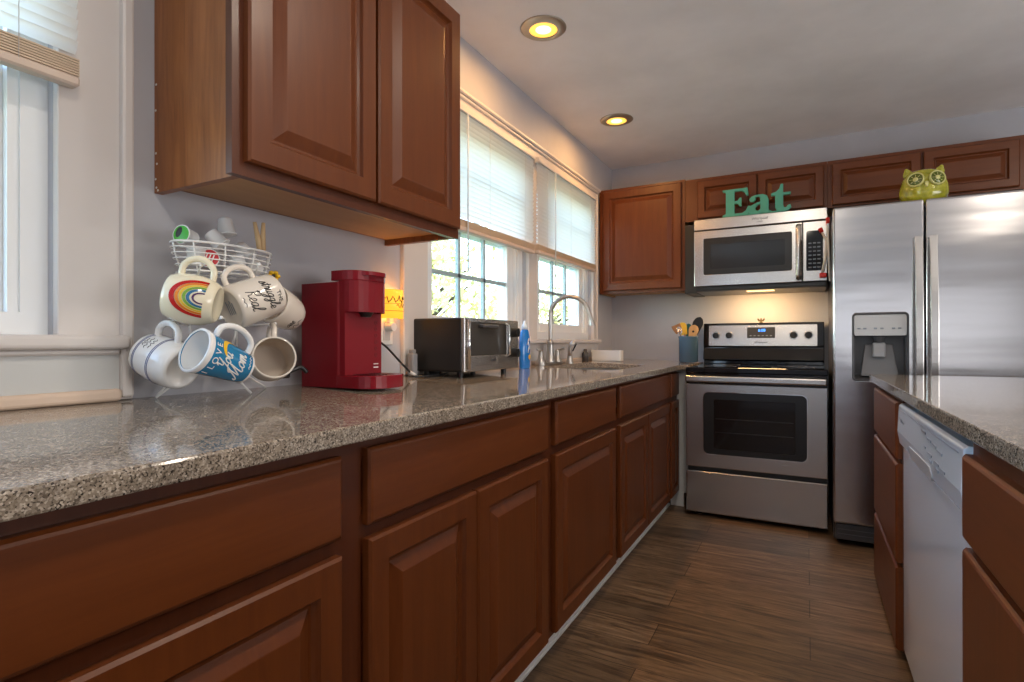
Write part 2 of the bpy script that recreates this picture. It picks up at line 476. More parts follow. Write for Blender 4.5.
def build_window(key, idx, glass_y, muntins_y, blinded=True):
    y0, y1, z0, z1 = WIN[key]
    r = sroot('window_%d' % idx, (-.08, (y0+y1)/2, z0))
    fr = MB()
    t = .045
    fr.box(-.15, -.02, y0, y0+t, z0, z1); fr.box(-.15, -.02, y1-t, y1, z0, z1)
    fr.box(-.15, -.02, y0+t, y1-t, z1-t, z1); fr.box(-.15, -.02, y0+t, y1-t, z0, z0+t)
    for (a, b) in ((y0+t, y0+t+.018), (y1-t-.018, y1-t)):      # stops
        fr.box(-.044, -.0255, a, b, z0+t, z1-t)
    fr.build('window_frame', M['sash'], r)
    g0, g1 = glass_y
    zm = 1.60
    def sash(name, x0, x1, za, zb, gz0, gz1, mh):
        s = MB()
        s.box(x0, x1, y0+t, g0, za, zb, .003); s.box(x0, x1, g1, y1-t, za, zb, .003)
        s.box(x0, x1, g0, g1, za, gz0, .003); s.box(x0, x1, g0, g1, gz1, zb, .003)
        o = s.build(name, M['sash'], r)
        if muntins_y:
            mm = MB()
            for y in muntins_y: mm.box(x0+.008, x1-.008, y-.009, y+.009, gz0, gz1)
            mm.box(x0+.008, x1-.008, g0, g1, mh-.009, mh+.009)
            mm.build('muntins', M['sash_teal'], o)
        MB().box((x0+x1)/2-.002, (x0+x1)/2+.002, g0, g1, gz0, gz1).build('glass_pane', M['glass'], o)
    sash('lower_sash', -.078, -.045, z0+t, zm, 1.172 if muntins_y else 1.127, zm-.04, 1.362)
    sash('upper_sash', -.118, -.083, zm-.04, z1-t, zm, z1-t-.045, 1.80)
    return r
M['sash_teal'] = mat('sash_muntin', (.40, .50, .52), .4)
build_window('2', 2, (-2.285, -1.628), (-2.068, -1.847))
build_window('3', 3, (-1.236, -.596), (-1.022, -.812))
build_window('1', 1, (-4.36, -3.700), None)

# trim of the double window: casings, head with crown, stool, apron
tr = MB()
tr.box(0, .02, -2.548, -2.400, .935, 2.065, .003); tr.box(0, .02, -1.503, -1.400, 1.075, 2.065, .003)
tr.box(0, .02, -.485, -.405, .955, 2.065, .003); tr.box(0, .028, -.418, -.405, .955, 2.13, .003)
tr.box(0, .022, -2.548, -.405, 2.06, 2.132, .003); tr.box(0, .045, -2.57, -.385, 2.130, 2.150, .006)
tr.box(0, .034, -2.556, -.40, 2.116, 2.131, .004)
struct(tr.build('trim_1', M['trim']))
st = MB().box(-.045, .052, -2.41, -.402, 1.052, 1.075, .006, seg=2)
struct(st.build('trim_2', M['trim']))
struct(MB().box(0, .016, -2.400, -.485, .955, 1.053, .003).build('trim_3', M['trim']))
struct(MB().box(0, .022, -2.3, -.49, .932, .955, .004).build('trim_4', M['oak']))
# near window: wide casing with bead, stool, apron, pine strip
cs = MB()
cs.box(0, .02, -3.622, -3.482, .935, H-.02, .002)
cs.box(0, .034, -3.510, -3.485, .94, H-.02, .006, seg=2)
cs.box(0, .02, -4.56, -3.622, 2.06, 2.2, .002)
struct(cs.build('trim_5', M['trim']))
struct(MB().box(-.045, .046, -4.6, -3.497, 1.046, 1.076, .009, seg=3).box(0, .03, -4.6, -3.511, 1.034, 1.047, .004).build('trim_6', M['trim']))
struct(MB().box(0, .021, -4.6, -3.511, .935, 1.046).build('trim_7', M['trim_grey']))
struct(MB().box(0.019, .040, -4.6, -3.512, .934, .961, .008, seg=3).build('trim_8', M['oak']))

# blinds
def blind(name, label, x, y0, y1, z0, z1, pitch, wand=None, stack=.03, group=None):
    t = thing(name, label, 'window blind', (x, (y0+y1)/2, z1), group)
    MB().box(x-.012, x+.016, y0, y1, z1-.028, z1, .003).build('head_rail', M['trim'], t)
    sl = MB(); z = z1 - .036; w = .0132; a = math.radians(60)
    while z > z0 + stack + .026:
        dx, dz = w*math.cos(a), w*math.sin(a)
        # gently crowned slat, open side to the room
        prof = [(-dx, -dz), (-dx*.3 + .0015, -dz*.36), (dx*.4 + .0015, dz*.34), (dx, dz)]
        vs = []
        for (px, pz) in prof: vs += [(x+px, y0+.004, z+pz), (x+px, y1-.004, z+pz)]
        sl.faces(vs, [(0, 1, 3, 2), (2, 3, 5, 4), (4, 5, 7, 6)], 0, True)
        z -= pitch
    sl.build('slats', M['slat'], t)
    sk = MB(); n = 7
    for i in range(n):
        zz = z0 + .021 + stack*i/n
        sk.box(x-.0125, x+.0125, y0+.004, y1-.004, zz, zz+stack/n*.62)
    sk.build('stacked_slats', M['slat_stack'], t)
    MB().box(x-.014, x+.014, y0+.003, y1-.003, z0, z0+.020, .004).build('bottom_rail', M['rail'], t)
    for f in (.12, .5, .88):
        yy = y0 + (y1-y0)*f
        MB().tube([(x+.0135, yy, z1-.03), (x+.0135, yy, z0+.01)], .0008, 5).build('lift_cord', M['trim'], t)
    if wand: MB().tube([(x+.022, wand[0], z1-.03), (x+.022, wand[0], wand[1])], .0035, 8).build('tilt_wand', M['soap_clear'], t)
    return t
blind('window_blind', 'half raised white slat blind nearest the corner cabinet, above the faucet', .038, -1.447, -.505, 1.545, 2.072, .0215, wand=(-1.235, 1.36))
blind('window_blind', 'half raised white slat blind above the toaster oven, partly behind the hanging cabinet', .038, -2.45, -1.487, 1.535, 2.072, .0215, wand=(-2.17, 1.36))
blind('window_blind', 'white slat blind with tan bottom stack in the window at the left photo edge', .040, -4.44, -3.594, 1.574, 2.10, .0215, stack=.036)

# ================================================================== LEFT BASE CABINETS
def base_cab(label, y0, y1, drawers, doors, loc_x=.60):
    t = thing('base_cabinet', label, 'cabinet', (loc_x/2, (y0+y1)/2, .10), 'lower cabinets of the long left run')
    b = MB()
    b.box(.02, .58, y0+.001, y0+.018, .094, .881); b.box(.02, .58, y1-.018, y1-.001, .094, .881)
    b.box(.02, .58, y0+.018, y1-.018, .094, .112); b.box(.02, .035, y0+.018, y1-.018, .118, .881)
    b.build('carcass', M['veneer'], t)
    f = MB()
    s = .03
    f.box(.58, .60, y0, y0+s, .094, .8815); f.box(.58, .60, y1-s, y1, .094, .8815)
    f.box(.58, .60, y0+s, y1-s, .845, .8815); f.box(.58, .60, y0+s, y1-s, .665, .735); f.box(.58, .60, y0+s, y1-s, .094, .13)
    f.build('face_frame', M['frame'], t)
    for (a, b_, z0, z1) in drawers:
        MB().panel(face_px(.60), a, b_, z0, z1, SLAB).build('drawer_front', M['wood_h'], t)
    for (a, b_, z0, z1) in doors:
        MB().panel(face_px(.60), a, b_, z0, z1, RAISED if b_-a > .26 else RAISED_S).build('door', M['wood'], t)
    return t
ZD0, ZD1, ZT0, ZT1 = .106, .690, .716, .861
base_cab('cherry base cabinet nearest the camera, at the lower left corner of the photo', -4.36, -3.412,
         [(-4.33, -3.446, .712, .858)], [(-4.33, -3.896, ZD0, .682), (-3.892, -3.446, ZD0, .682)])
base_cab('cherry base cabinet with a wide drawer over two doors, below the red coffee maker', -3.412, -2.541,
         [(-3.379, -2.566, ZT0, ZT1)], [(-3.379, -2.998, ZD0, ZD1), (-2.992, -2.570, ZD0, ZD1)])
base_cab('cherry base cabinet with one drawer over one wide door, left of the sink cabinet', -2.541, -1.838,
         [(-2.507, -1.866, .720, .865)], [(-2.507, -1.866, ZD0, ZD1)])
base_cab('cherry sink base cabinet with two doors below the faucet', -1.838, -.784,
         [(-1.798, -.806, .722, .865)], [(-1.798, -1.322, ZD0, ZD1), (-1.316, -.806, ZD0, ZD1)])
base_cab('narrow cherry base cabinet at the far end, next to the range', -.784, -.528,
         [(-.762, -.545, .722, .865)], [(-.762, -.545, ZD0, ZD1)])
# white filler between the run and the range
fl = MB().box(.58, .682, -.526, -.508, .09, .882, .002).box(.56, .645, -.526, -.512, 0, .092, .002)
tag(fl.build('filler_strip', M['white_pl']), 'white filler strip between the last left cabinet and the range', 'filler')

# countertop, rising slightly towards the wall, with the sink cut-out
TILT = .0300
def ztop(x): return .9345 - TILT*x
out = [(0, -4.62), (.648, -4.62), (.648, -.60), (.683, -.585), (.683, -.002), (0, -.002)]
hole = rrect(.125, .50, -1.60, -.86, .07)
ct = MB()
ct.prism(out, [hole], lambda u, v, s: (u, v, ztop(u) - .0325 + (.001 if u > .6 else 0) if s == 0 else ztop(u)))
co = ct.build('countertop', M['granite'], None, bevel=.004)
tag(co, 'long speckled granite countertop along the left wall, with sink cutout', 'countertop')

# sink
t = thing('kitchen_sink', 'stainless undermount sink set in the left granite countertop', 'sink', (.31, -1.23, .72))
sk = MB()
def ring(ins, z): return [(p[0], p[1], z + ((ztop(p[0]) - .0335) - .8825 if z > .8 else 0)) for p in rrect(.115+ins, .51-ins, -1.61+ins, -.85-ins, .075)]
rs = [ring(-.02, .8825), ring(.0, .8825), ring(.012, .74), ring(.04, .72), ring(.14, .718)]
vs = [p for r_ in rs for p in r_]; n_ = len(rs[0]); fs = []
for j in range(len(rs)-1):
    for i in range(n_):
        k = (i+1) % n_; fs.append((j*n_+i, j*n_+k, (j+1)*n_+k, (j+1)*n_+i))
fs.append(tuple((len(rs)-1)*n_ + i for i in range(n_)))
sk.faces(vs, fs, 0, True); sk.build('basin', M['sink'], t)
MB().lathe([(.0, .7195), (.018, .7195), (.035, .722), (.042, .7185)], Matrix.Translation((.31, -1.23, 0)), 0, 24).build('drain', M['chrome'], t)

# faucet with two lever handles
zf = ztop(.075) + .0012
t = thing('faucet', 'tall gooseneck faucet in brushed nickel with two lever handles behind the sink', 'faucet', (.075, -1.345, zf))
MB().prism(rrect(.045, .105, -1.502, -1.215, .03), [], lambda u, v, s: (u, v, zf + (.014 if s else 0))).build('base_plate', M['nickel'], t, bevel=.004)
B = Vector((.075, -1.345, zf))
MB().lathe([(.030, .012), (.030, .02), (.024, .03), (.021, .06), (.017, .10), (.0165, .118), (.018, .122), (.018, .130), (.013, .134)], Matrix.Translation(B), 0, 24).build('spout_base', M['nickel'], t)
arc = [B + Vector((0, 0, .125)), B + Vector((0, 0, .20)), B + Vector((0, 0, .275))]
cx, R_ = .105, .105
for i in range(1, 15):
    a = PI - PI*1.0*i/15
    arc.append(B + Vector((cx + R_*math.cos(a), (cx + R_*math.cos(a))*.22, .275 + R_*.98*math.sin(a))))
arc.append(B + Vector((.218, .048, .262))); arc.append(B + Vector((.224, .049, .238)))
MB().tube(catmull(arc, 3), .0115, 14).build('spout', M['nickel'], t)
MB().cyl(B + Vector((.224, .049, .246)), B + Vector((.228, .050, .215)), .0145, .017).build('spray_tip', M['nickel'], t)
for sgn, nm in ((-1, 'handle'), (1, 'handle')):
    hb = Vector((.075, -1.345 + (.10 if sgn > 0 else -.125), zf))
    h = MB().lathe([(.027, .012), (.027, .02), (.019, .032), (.013, .062), (.014, .075), (.010, .082), (0, .084)], Matrix.Translation(hb), 0, 20)
    e = hb + Vector((.012, sgn*.062, .086))
    h.tube([hb + Vector((0, -sgn*.012, .075)), hb + Vector((.004, sgn*.025, .080)), e], [.008, .007, .006], 10)
    h.sphere(e, .0085, 0, 12)
    h.build('handle', M['nickel'], t)
# side sprayer
zs = ztop(.08)
t = thing('side_sprayer', 'small nickel side sprayer standing right of the faucet', 'sprayer', (.08, -1.07, zs))
S0 = Vector((.08, -1.07, zs))
MB().lathe([(.024, 0), (.024, .008), (.018, .02), (.016, .045)], Matrix.Translation(S0), 0, 20).build('holder', M['nickel'], t)
MB().tube([S0+Vector((0, 0, .04)), S0+Vector((0, 0, .085)), S0+Vector((.008, .004, .110)), S0+Vector((.032, .012, .128))], [.014, .0135, .0145, .0155], 14).build('spray_head', M['nickel'], t)
MB().box(-.004, .004, -.004, .004, -.03, .02, .002, mx=Matrix.Translation(S0+Vector((.026, .016, .098))) @ Matrix.Rotation(.5, 4, 'Y')).build('trigger', M['black'], t)
# sink caddy in the corner
zc = ztop(.14)
t = thing('sink_caddy', 'white plastic caddy standing in the corner behind the sink', 'caddy', (.15, -.56, zc))
k = MB()
x0, x1, y0, y1 = .045, .25, -.60, -.52
k.prism(rrect(x0, x1, y0, y1, .012, 3), [rrect(x0+.006, x1-.006, y0+.006, y1-.006, .008, 3)], lambda u, v, s: (u, v, zc + (.072 if s else .006)))
k.box(x0+.004, x1-.004, y0+.004, y1-.004, zc, zc+.006)
k.box(x0, x0+.004, y0-.0, y1, zc+.06, zc+.074); k.build('tray', M['white_pl'], t)
t = thing('soap_pump', 'small dark stubby soap bottle left of the white sink caddy', 'soap bottle', (.035, -.70, zc))
MB().lathe([(0, 0), (.021, 0), (.022, .05), (.012, .062), (.012, .078), (0, .08)], Matrix.Translation((.04, -.70, ztop(.04))), 0, 18).build('bottle', M['dk_grey'], t)

# dish soap bottle
zb = ztop(.12)
t = thing('dish_soap_bottle', 'blue dish soap bottle with white cap right of the toaster oven', 'bottle', (.12, -1.752, zb))
bt = MB(); rows = [(0, .039, .020), (.01, .043, .022), (.08, .043, .022), (.15, .041, .021), (.182, .026, .018), (.192, .013, .013)]
vs, fs = [], []
for (z, a, b_) in rows:
    for i in range(24):
        q = 2*PI*i/24; vs.append((.12 + b_*math.cos(q), -1.752 + a*math.sin(q), zb + z))
for j in range(len(rows)-1):
    for i in range(24): fs.append((j*24+i, j*24+(i+1) % 24, (j+1)*24+(i+1) % 24, (j+1)*24+i))
fs.append(tuple(range(24))); fs.append(tuple(5*24+i for i in range(24)))
bt.faces(vs, fs, 0, True).build('bottle_body', M['soap'], t)
MB().lathe([(.0, .190), (.015, .190), (.015, .207), (.012, .212), (.007, .222), (.0065, .232), (0, .234)], Matrix.Translation((.12, -1.752, zb)), 0, 18).build('cap', M['soap_clear'], t)
lb = MB(); lb.sphere((.1425, -1.745, zb+.055), .011, 0, 12, (.15, 1, 1.1)); lb.build('label_spot', M['yellow_ink'], t)
sw = MB()
for (dy, dz, L, a) in ((-.015, .13, .03, .5), (.010, .11, .035, -.4), (-.008, .09, .028, .3), (.012, .145, .022, .2)):
    p = [(.1425, -1.752+dy+L*f*math.sin(a)-.0, zb+dz-L*.5+L*f) for f in (0, .5, 1)]
    sw.tube(p, .0022, 6)
sw.build('label_swirls', M['white_ink'], t)

# ================================================================== HANGING CABINET ON THE LEFT WALL
ZU, ZUT = 1.408, 2.17
t = thing('wall_cabinet', 'large cherry hanging cabinet with two raised doors above the mug rack', 'cabinet', (.15, -3.02, ZU), 'wall cabinets')
c = MB()
c.box(0.001, .284, -3.426, -3.408, ZU, ZUT); c.box(0.001, .284, -2.633, -2.615, ZU, ZUT)
c.box(0.001, .012, -3.408, -2.633, ZU+.02, ZUT); c.box(0.001, .284, -3.408, -2.633, ZUT-.018, ZUT)
c.build('carcass', M['veneer'], t)
MB().box(.012, .284, -3.408, -2.633, ZU+.020, ZU+.034).build('bottom_panel', M['ply'], t)
f = MB()
f.box(.284, .304, -3.441, -3.400, ZU, ZUT); f.box(.284, .304, -2.650, -2.611, ZU, ZUT); f.box(.284, .304, -3.045, -3.005, ZU+.045, ZUT-.05)
f.box(.284, .304, -3.400, -2.650, ZU, ZU+.045); f.box(.284, .304, -3.400, -2.650, ZUT-.05, ZUT)
f.build('face_frame', M['frame'], t)
MB().panel(face_px(.304), -3.415, -3.031, ZU+.029, 2.156, RAISED).build('door', M['wood'], t)
MB().panel(face_px(.304), -3.021, -2.624, ZU+.029, 2.156, RAISED).build('door', M['wood'], t)
for (z, x) in ((1.44, .003), (1.42, .006), (1.50, .004), (1.475, .008), (1.60, .003), (1.66, .005), (1.413, .012)):
    MB().sphere((x+.003, -3.4262, z), .0028, 0, 8, (1.3, .25, 1)).build('paint_chip', M['white_pl'], t)

# ================================================================== BACK WALL CABINETS
def back_cab(label, x0, x1, z0, z1, doors, stiles, rings):
    t = thing('wall_cabinet', label, 'cabinet', ((x0+x1)/2, -.16, z0), 'wall cabinets')
    c = MB()
    c.box(x0, x0+.016, -.305, -.001, z0, z1); c.box(x1-.016, x1, -.305, -.001, z0, z1)
    c.box(x0+.016, x1-.016, -.305, -.001, z0+.012, z0+.028); c.box(x0+.016, x1-.016, -.305, -.001, z1-.018, z1); c.box(x0+.016, x1-.016, -.012, -.001, z0+.028, z1-.018)
    c.build('carcass', M['ply'], t)
    f = MB()
    for (a, b) in stiles: f.box(a, b, -.325, -.305, z0, z1)
    f.box(x0, x1, -.3245, -.305, z0, z0+.035); f.box(x0, x1, -.3245, -.305, z1-.035, z1)
    f.build('face_frame', M['wood'], t)
    for (a, b, za, zb_) in doors:
        MB().panel(face_ny(-.325), a, b, za, zb_, rings).build('door', M['wood'] if zb_-za > .5 else M['wood_x'], t)
    return t
back_cab('cherry wall cabinet with one tall door in the corner beside the window', .012, .616, 1.405, 2.160, [(.040, .594, 1.427, 2.140)], [(.012, .06), (.574, .616)], RAISED)
back_cab('low cherry wall cabinet above the microwave, behind the Eat sign', .618, 1.452, 1.868, 2.152, [(.700, 1.063, 1.880, 2.130), (1.069, 1.435, 1.880, 2.130)], [(.618, .72), (1.04, 1.09), (1.415, 1.452)], RAISED_S)
back_cab('low cherry wall cabinet above the refrigerator, behind the owl', 1.454, 2.46, 1.868, 2.152, [(1.477, 1.911, 1.880, 2.130), (1.924, 2.335, 1.880, 2.130)], [(1.454, 1.50), (1.89, 1.945), (2.31, 2.46)], RAISED_S)

# ================================================================== RANGE
X0, X1 = .690, 1.444
t = thing('electric_range', 'stainless steel electric range with black glass cooktop below the microwave', 'stove', (1.067, -.36, 0))
b = MB().box(X0+.004, X1-.004, -.655, -.04, .035, .872)
for x in (X0+.06, X1-.06):
    for y in (-.60, -.10): b.cyl((x, y, 0), (x, y, .04), .018)
b.build('body', M['black_matte'], t)
ctp = MB().box(X0, X1, -.705, -.085, .872, .906, .006, seg=2)
ctp.box(X0, X1, -.69, -.655, .80, .873)
ctp.build('cooktop', M['black_gloss'], t)
for (x, y, r) in ((.86, -.52, .10), (1.27, -.52, .115), (.87, -.25, .085), (1.26, -.25, .085)):
    MB().lathe([(r, .9062), (r, .9068), (r-.004, .9068), (r-.004, .9062)], Matrix.Translation((x, y, 0)), 0, 36).build('burner_ring', M['dk_grey'], t)
# door with window opening
d = MB()
dw = rrect(.792, 1.342, .388, .757, .03)
d.prism([(X0+.001, .305), (X1-.001, .305), (X1-.001, .806), (X0+.001, .806)], [dw], lambda u, v, s: (u, -.6954 if s else -.657, v))
door = d.build('oven_door', M['steel'], t, bevel=.004)
gl = MB().prism(rrect(.792, 1.342, .388, .757, .03), [], lambda u, v, s: (u, -.690 if s else -.66, v))
glass = gl.build('oven_window', M['oven_glass'], door)
iw = MB().prism(rrect(.792, 1.342, .388, .757, .03), [rrect(.85, 1.285, .42, .715, .012)], lambda u, v, s: (u, -.6912 if s else -.690, v))
iw.build('window_border', M['black'], glass)
rk = MB()
for z in (.52, .60): rk.tube([(.86, -.6905, z), (1.275, -.6905, z)], .0016, 6)
rk.build('oven_rack', M['dk_grey'], glass)
MB().prism(rrect(.787, 1.347, .383, .762, .034), [rrect(.792, 1.342, .388, .757, .03)], lambda u, v, s: (u, -.697 if s else -.69, v)).build('window_trim', M['chrome'], door)
hd = MB().box(X0+.004, X1-.004, -.748, -.728, .820, .857, .008, seg=3)
hd.box(X0+.02, X0+.06, -.73, -.69, .826, .850, .003); hd.box(X1-.06, X1-.02, -.73, -.69, .826, .850, .003)
hd.build('handle', M['steel'], door)
MB().box(X0+.001, X1-.001, -.6954, -.657, .030, .278, .005).build('storage_drawer', M['steel'], t)
# back guard
bg = MB()
bg.prism([(-.085, .905), (-.085, .93), (-.125, .935), (-.100, 1.020), (-.108, 1.030), (-.090, 1.188), (-.03, 1.188), (-.03, .905)], [], lambda u, v, s: ((.700 if s == 0 else 1.442), u, v))
bg.build('backguard', M['black_gloss'], t, bevel=.004)
def on_guard(z): return -.108 + (z-1.030)*(.018/.158)
cp = MB().prism(rrect(.736, 1.402, 1.032, 1.172, .006), [], lambda u, v, s: (u, on_guard(v) - (.004 if s else -.002), v))
panel = cp.build('control_panel', M['steel'], t)
dp = MB().prism(rrect(.984, 1.156, 1.085, 1.157, .006), [], lambda u, v, s: (u, on_guard(v) - (.007 if s else .003), v))
disp = dp.build('display', M['black'], panel)
V, F = text_mesh('6:08', .026, .0004)
MB().faces([(1.075 + v.x, on_guard(1.136) - .0078 - v.z, 1.136 + v.y) for v in V], F).build('clock_digits', M['lcd'], disp)
bp = MB()
for i in range(6): bp.box(1.0+.025*i, 1.012+.025*i, on_guard(1.10)-.0080, on_guard(1.10)-.006, 1.098, 1.103)
bp.build('display_marks', M['grey_ink'], disp)
V, F = text_mesh('Whirlpool', .019, .0003)
MB().faces([(1.07 + v.x, on_guard(1.055) - .0046 - v.z, 1.055 + v.y) for v in V], F).build('logo', M['ink'], panel)
for x in (.783, .869, 1.265, 1.352):
    y = on_guard(1.103)
    kb = MB().cyl((x, y-.004, 1.103), (x, y-.010, 1.103), .027, .025, 28, 1).cyl((x, y-.008, 1.103), (x, y-.030, 1.103), .023, .020, 28)
    kb.box(x-.004, x+.004, y-.036, y-.028, 1.083, 1.123, .002)
    kb.build('knob', [M['black'], M['steel']], panel)
# small figurine on top
zt = 1.188
t = thing('figurine', 'tiny dark winged figurine on top of the range back panel', 'figurine', (1.068, -.06, zt))
fg = MB().lathe([(0, 0), (.012, 0), (.013, .004), (.006, .008), (.008, .016), (.005, .022), (0, .024)], Matrix.Translation((1.068, -.06, zt)), 0, 14)
for s_ in (-1, 1):
    fg.faces([(1.068, -.058, zt+.012), (1.068+s_*.020, -.056, zt+.034), (1.068+s_*.024, -.056, zt+.022), (1.068+s_*.014, -.057, zt+.008),
              (1.068, -.062, zt+.012), (1.068+s_*.020, -.060, zt+.034), (1.068+s_*.024, -.060, zt+.022), (1.068+s_*.014, -.061, zt+.008)],
             [(0, 1, 2, 3), (7, 6, 5, 4), (0, 1, 5, 4), (1, 2, 6, 5), (2, 3, 7, 6), (3, 0, 4, 7)])
fg.sphere((1.068, -.06, zt+.026), .006, 0, 10)
fg.build('body', M['figure'], t)

# ================================================================== MICROWAVE
t = thing('microwave', 'stainless over-the-range microwave mounted above the range', 'microwave', (1.07, -.21, 1.40))
MB().box(.695, 1.447, -.385, -.002, 1.388, 1.855).box(.70, 1.44, -.41, -.385, 1.390, 1.418, .003).build('body', M['black'], t)
MB().box(.620, .694, -.352, -.002, 1.383, 1.842, .002).build('gap_shade', M['black_matte'], t)  # black box painting the shade of the empty gap beside the corner cabinet
top = MB().box(.691, 1.45, -.420, -.384, 1.784, 1.857, .005, seg=2).build('vent_cover', M['steel'], t)
V, F = text_mesh('Whirlpool', .022, .0003)
MB().faces([(1.085 + v.x, -.4206 - v.z, 1.828 + v.y) for v in V], F).build('logo', M['ink'], top)
V, F = text_mesh('GOLD', .012, .0003)
MB().faces([(1.085 + v.x, -.4206 - v.z, 1.808 + v.y) for v in V], F).build('logo_line', M['ink'], top)
md = MB().prism([(.691, 1.420), (1.318, 1.420), (1.318, 1.780), (.691, 1.780)], [rrect(.750, 1.263, 1.494, 1.727, .012)], lambda u, v, s: (u, -.420 if s else -.386, v))
mdo = md.build('door', M['steel'], t, bevel=.004)
w = MB().prism(rrect(.750, 1.263, 1.494, 1.727, .012), [], lambda u, v, s: (u, -.417 if s else -.39, v)).build('door_window', M['dark_glass'], mdo)
MB().prism(rrect(.752, 1.261, 1.496, 1.725, .012), [rrect(.79, 1.225, 1.530, 1.690, .010)], lambda u, v, s: (u, -.4178 if s else -.417, v)).build('window_border', M['black'], w)
hb = MB().tube([(1.2995, -.436, 1.437), (1.2995, -.446, 1.46), (1.2995, -.448, 1.60), (1.2995, -.446, 1.74), (1.2995, -.436, 1.760)], .0155, 18)
hb.box(1.290, 1.309, -.432, -.418, 1.45, 1.47).box(1.290, 1.309, -.432, -.418, 1.725, 1.745)
hb.build('handle', M['steel'], mdo)
mp = MB().box(1.322, 1.450, -.420, -.386, 1.420, 1.780, .004).build('control_panel', M['steel'], t)
kp = MB().prism(rrect(1.340, 1.428, 1.484, 1.723, .008), [], lambda u, v, s: (u, -.4225 if s else -.415, v)).build('keypad', M['black_gloss'], mp)
ky = MB()
for r_ in range(7):
    for c_ in range(3): ky.box(1.352+.023*c_, 1.368+.023*c_, -.4231, -.4220, 1.50+.024*r_, 1.508+.024*r_)
ky.build('key_marks', M['grey_ink'], kp)
MB().box(1.0, 1.16, -.33, -.25, 1.3860, 1.3885).build('cooktop_lamp', M['hoodlamp'], t)
light('cooktop_lamp_light', 'AREA', (1.07, -.24, 1.380), 5.0, (1.0, .60, .26), aim=(0, .42, -1), shape='RECTANGLE', size=.30, size_y=.10)

# bag clips hanging at the right edge of the microwave
def clip(label, pts, r=.0075):
    p = [Vector(q) for q in pts]
    t = thing('bag_clip', label, 'clip', tuple(p[-1]), 'bag clips on the microwave')
    MB().tube(p, r, 10).build('arm', M['white_pl'], t)
    return t, p
t, p = clip('white bag clip with red ends, the left one hanging on the microwave edge', [(1.420, -.436, 1.712), (1.445, -.434, 1.660), (1.440, -.434, 1.56), (1.424, -.434, 1.462)])
MB().tube([p[0] + (p[0]-p[1]).normalized()*.020, p[0] + (p[1]-p[0])*.12], .0115, 10).build('tip', M['red_tip'], t)
MB().box(1.408, 1.446, -.446, -.4235, 1.438, 1.466, .005).build('hinge', M['red_tip'], t)
t, p = clip('white bag clip with a red tip, the right one hanging on the microwave edge', [(1.452, -.446, 1.775), (1.453, -.446, 1.70), (1.456, -.448, 1.56), (1.462, -.444, 1.415)], .006)
MB().tube([p[0] + Vector((0, 0, .012)), p[0] - Vector((0, 0, .022))], .010, 10).build('tip', M['red_tip'], t)

# Eat sign: serif letters cut from board
def arcp(cx, cy, r, a0, a1, n=8, ry=None):
    ry = ry or r
    return [(cx + r*math.cos(math.radians(a0+(a1-a0)*i/n)), cy + ry*math.sin(math.radians(a0+(a1-a0)*i/n))) for i in range(n+1)]
E_ = [(0, 0), (.138, 0), (.152, .055), (.140, .058), (.128, .030), (.108, .017), (.066, .017), (.066, .076), (.083, .076), (.094, .060), (.104, .060), (.104, .112), (.094, .112), (.083, .094),
      (.066, .094), (.066, .152), (.104, .152), (.122, .142), (.130, .120), (.142, .122), (.138, .168), (0, .168), (0, .157), (.018, .150), (.018, .019), (0, .012)]
A_out = [(.000, .030), (.006, .012), (.022, 0), (.040, 0), (.060, .012), (.066, .003), (.080, -.001), (.104, .002), (.104, .014), (.094, .017), (.092, .03), (.092, .085), (.085, .108), (.066, .118), (.040, .118), (.018, .110), (.006, .094), (.012, .078), (.028, .078), (.036, .090), (.034, .102), (.046, .105), (.055, .098), (.056, .076), (.030, .064), (.008, .050)]
A_in = [(.056, .062), (.056, .030), (.046, .020), (.036, .024), (.034, .040), (.042, .054)]
T_ = [(.022, .030), (.030, .008), (.050, -.002), (.074, .002), (.092, .022), (.088, .040), (.076, .036), (.070, .024), (.060, .026), (.057, .040), (.057, .098), (.088, .098), (.090, .114), (.057, .114), (.057, .165), (.046, .165), (.040, .140), (.026, .122), (.004, .114), (.004, .100), (.022, .100)]
t = thing('word_sign', 'teal wooden letters spelling Eat, standing on top of the microwave', 'sign', (1.06, -.40, 1.857))
for nm, shp, hole_, ox, sx_ in (('letter', E_, [], .866, 1.08), ('letter', A_out, [A_in], 1.015, 1.30), ('letter', T_, [], 1.143, 1.28)):
    sc_ = 1.04
    MB().prism([(ox+a*sx_, 1.858+b*sc_) for a, b in shp], [[(ox+a*sx_, 1.858+b*sc_) for a, b in h] for h in hole_], lambda u, v, s: (u, -.408 if s else -.385, v)).build(nm, M['teal'], t, bevel=.002)
MB().box(.868, 1.24, -.404, -.389, 1.8575, 1.868).build('joining_bar', M['teal'], t)

# ================================================================== REFRIGERATOR
FX0, FX1, FS = 1.462, 2.375, 1.848
t = thing('refrigerator', 'stainless side-by-side refrigerator with water dispenser in the left door', 'refrigerator', (1.92, -.45, 0))
MB().box(FX0+.004, FX1-.004, -.79, -.04, .02, 1.735, .004).build('body', M['dk_grey'], t)
g = MB().box(FX0+.01, FX1-.01, -.845, -.79, .035, .118, .006, seg=2)
for (xa, xb, za, zb_) in ((FX0+.02, FX0+.20, .062, .066), (FX0+.02, FX0+.20, .082, .09), (FX0+.24, FX0+.42, .05, .058), (FX0+.24, FX0+.42, .072, .076)):
    g.box(xa, xb, -.850, -.845, za, zb_)
g.build('base_grille', M['dk_grey'], t)
FY = -.8686
dcut = rrect(1.553, 1.776, .868, 1.196, .014)
fd = MB().prism([(FX0, .125), (FS-.003, .125), (FS-.003, 1.752), (FX0, 1.752)], [dcut], lambda u, v, s: (u, FY if s else -.797, v))
ld = fd.build('freezer_door', M['steel_fridge'], t, bevel=.010, seg=3)
